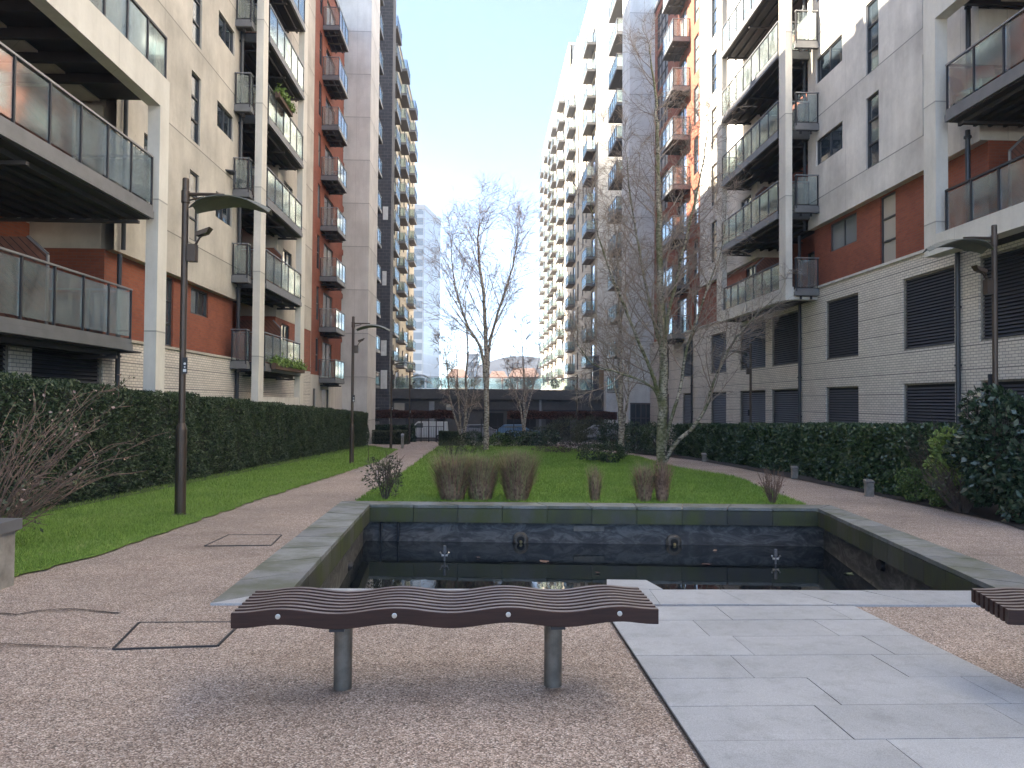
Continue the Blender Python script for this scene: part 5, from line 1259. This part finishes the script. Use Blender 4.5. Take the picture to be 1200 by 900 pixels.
# cars beyond
def car(px, py, Y, label, col, van=False, face=1):
    x = PY(px, py, Y).x; z = gz(Y); cmat = plain('car_paint', col, .3, .1, var=.03, fine=0)
    e = empty('parked_van' if van else 'parked_car', (x, Y, z), label, 'van' if van else 'car')
    if van: prof = [(-2.4, .35), (-2.4, 1.0), (-2.3, 1.95), (1.0, 1.95), (1.65, 1.35), (2.35, 1.1), (2.45, .75), (2.4, .35)]; win = [(.35, 1.35), (.35, 1.82), (.95, 1.82), (1.45, 1.35)]; H = 1.95
    else: prof = [(-2.1, .35), (-2.15, .8), (-1.95, 1.0), (-1.35, 1.45), (.3, 1.47), (1.0, 1.02), (1.95, .88), (2.1, .6), (2.1, .35)]; win = [(-1.65, 1.0), (-1.2, 1.38), (.2, 1.40), (.75, 1.02)]; H = 1.47
    hw = .9 if van else .85; mb = MB(); ins = lambda p: .12 if p[1] > 1.05 else 0
    mb.hexa([(face*a, -hw+ins((a, b)), b) for a, b in prof], [(face*a, hw-ins((a, b)), b) for a, b in prof]); mb.build('body', cmat, e, local=True)
    for sg in (-1, 1):
        yy = sg*(hw-.085); mw = MB(); mw.hexa([(face*a, yy, b) for a, b in win], [(face*a, yy+sg*.01, b) for a, b in win]); mw.build('window', 'pane', e, local=True)
    for wx in (-1.45, 1.4):
        for sg in (-1, 1):
            o = MB().tube([(face*wx, sg*(hw-.16), .33), (face*wx, sg*(hw+.02), .33)], .33, 18).build('wheel', 'rubber', e, local=True)
            MB().tube([(face*wx, sg*(hw+.0), .33), (face*wx, sg*(hw+.03), .33)], .2, 14).build('rim', 'galv', o, local=True)
    for sg in (-1, 1): MB().box(face*(2.30 if van else 2.0), face*(2.44 if van else 2.13), sg*(hw-.3)-.12, sg*(hw-.3)+.12, .68, .82).build('headlight', 'white', e, local=True)
    return e
_v = car(500, 505, 69.5, 'white van parked behind the railing at the end of the left path', (.72, .72, .72), True, -1); _v.scale = (.8, .9, .86)
car(608, 497, 70.5, 'blue car parked at the far end behind the thin right birch', (.10, .22, .38), False, 1)
car(566, 500, 71.5, 'grey car parked behind the trunk of the centre birch', (.22, .22, .24), False, 1)
car(700, 500, 71.5, 'silver car mostly hidden by the far shrubs on the right', (.45, .45, .47), False, -1)
# balcony life
def pot_plant(base, r, h, label, mat='midleaf'):
    x, y, z = base; e = empty('potted_plant', base, label, 'potted plant', 'pots on the balconies')
    MB().lathe([(r*.7, 0), (r, h*.35), (r*1.08, h*.36), (r*1.08, h*.42), (r*.9, h*.42)], x, y, z, 14).build('pot', 'steel', e)
    k = 160; d = rng.normal(0, 1, (k, 3)); P = np.array([x, y, z+h*.75])+d*np.array([r*.55, r*.55, h*.16]); fastmesh('foliage', leaf_quads(P, d, .10, .04), 4, mat, e, org=base)
yq = YX(150, -8.2); pot_plant((-8.1, yq, FLl[1]+.04), .16, 1.35, 'potted plant poking above the rail at the far end of the upper near-left balcony', 'olive')
for (z, k, lb) in ((FLl[3]+.06, 220, 'trailing green window-box plants along a high balcony of the second left bay'), (FLl[0]+.06, 260, 'green plants along the foot of the lowest balcony glass in the second left bay')):
    y0, y1 = c1L, c2L = YX(313, -8.0), YX(350, -8.0); bx = empty('planter_box', (-8.02, (y0+y1)/2, z), lb, 'planter')
    yb_ = y0+(y1-y0)*(.45 if k == 220 else 1)
    hz_ = 1.14 if k == 220 else 0.0
    MB().box(-7.93, -7.75, y0+.2, yb_, z+hz_-.2 if k == 220 else z-.2, z+hz_+.02 if k == 220 else z+.02).build('box', 'deck', bx)
    P = np.column_stack([rng.normal(-7.82, .09, k*6), rng.uniform(y0+.2, yb_, k*6), z+hz_+np.abs(rng.normal(.08, .12, k*6))-.05]); fastmesh('foliage', leaf_quads(P, np.tile([0, 0, 1.], (k*6, 1)), .13, .06), 4, 'limeleaf', bx, org=(-8.02, (y0+y1)/2, z))
def patio_chair(base, label, mat, rz=0):
    e = empty('patio_chair', base, label, 'chair', 'chairs on the balconies', rz)
    MB().box(-.24, .24, -.24, .24, .42, .46).build('seat', mat, e, local=True); MB().hexa([(-.24, .22, .47), (.24, .22, .47), (.24, .26, .47), (-.24, .26, .47)], [(-.24, .34, .95), (.24, .34, .95), (.24, .38, .95), (-.24, .38, .95)]).build('backrest', mat, e, local=True)
    for a in (-.22, .22):
        for b_ in (-.22, .22): MB().box(a-.02, a+.02, b_-.02, b_+.02, 0, .418).build('leg', 'steel', e, local=True)
M['bluep'] = plain('blue_fabric', (.08, .2, .42), .8); M['redp'] = plain('red_fabric', (.42, .09, .06), .8)
patio_chair((12.0, YX(1137, 12.0), FLr[1]+.06), 'blue chair behind the glass of the upper near-right balcony', 'bluep', .4)
patio_chair((12.0, YX(1160, 12.0), FLr[1]+.06), 'red chair behind the glass of the upper near-right balcony', 'redp', -.3)
patio_chair((-8.9, 26.9, FLl[2]+.06), 'dark chair on the side balcony beside the left downpipe', 'steel', 2)

# ================================================================ HAZE
hb = MB().box(-420, 420, -30, 420, -7.2, 80); H = nt('haze_air')[0]; hn = H.node_tree; hn.nodes.clear(); ho = N(hn, 'ShaderNodeOutputMaterial'); pv = N(hn, 'ShaderNodeVolumePrincipled'); pv.inputs['Color'].default_value = (.9, .94, 1, 1); pv.inputs['Density'].default_value = .0008; pv.inputs['Anisotropy'].default_value = .2
hn.links.new(pv.outputs[0], ho.inputs['Volume']); M['haze'] = H; stuff('haze', hb, 'haze'); scene.cycles.volume_bounces = 0
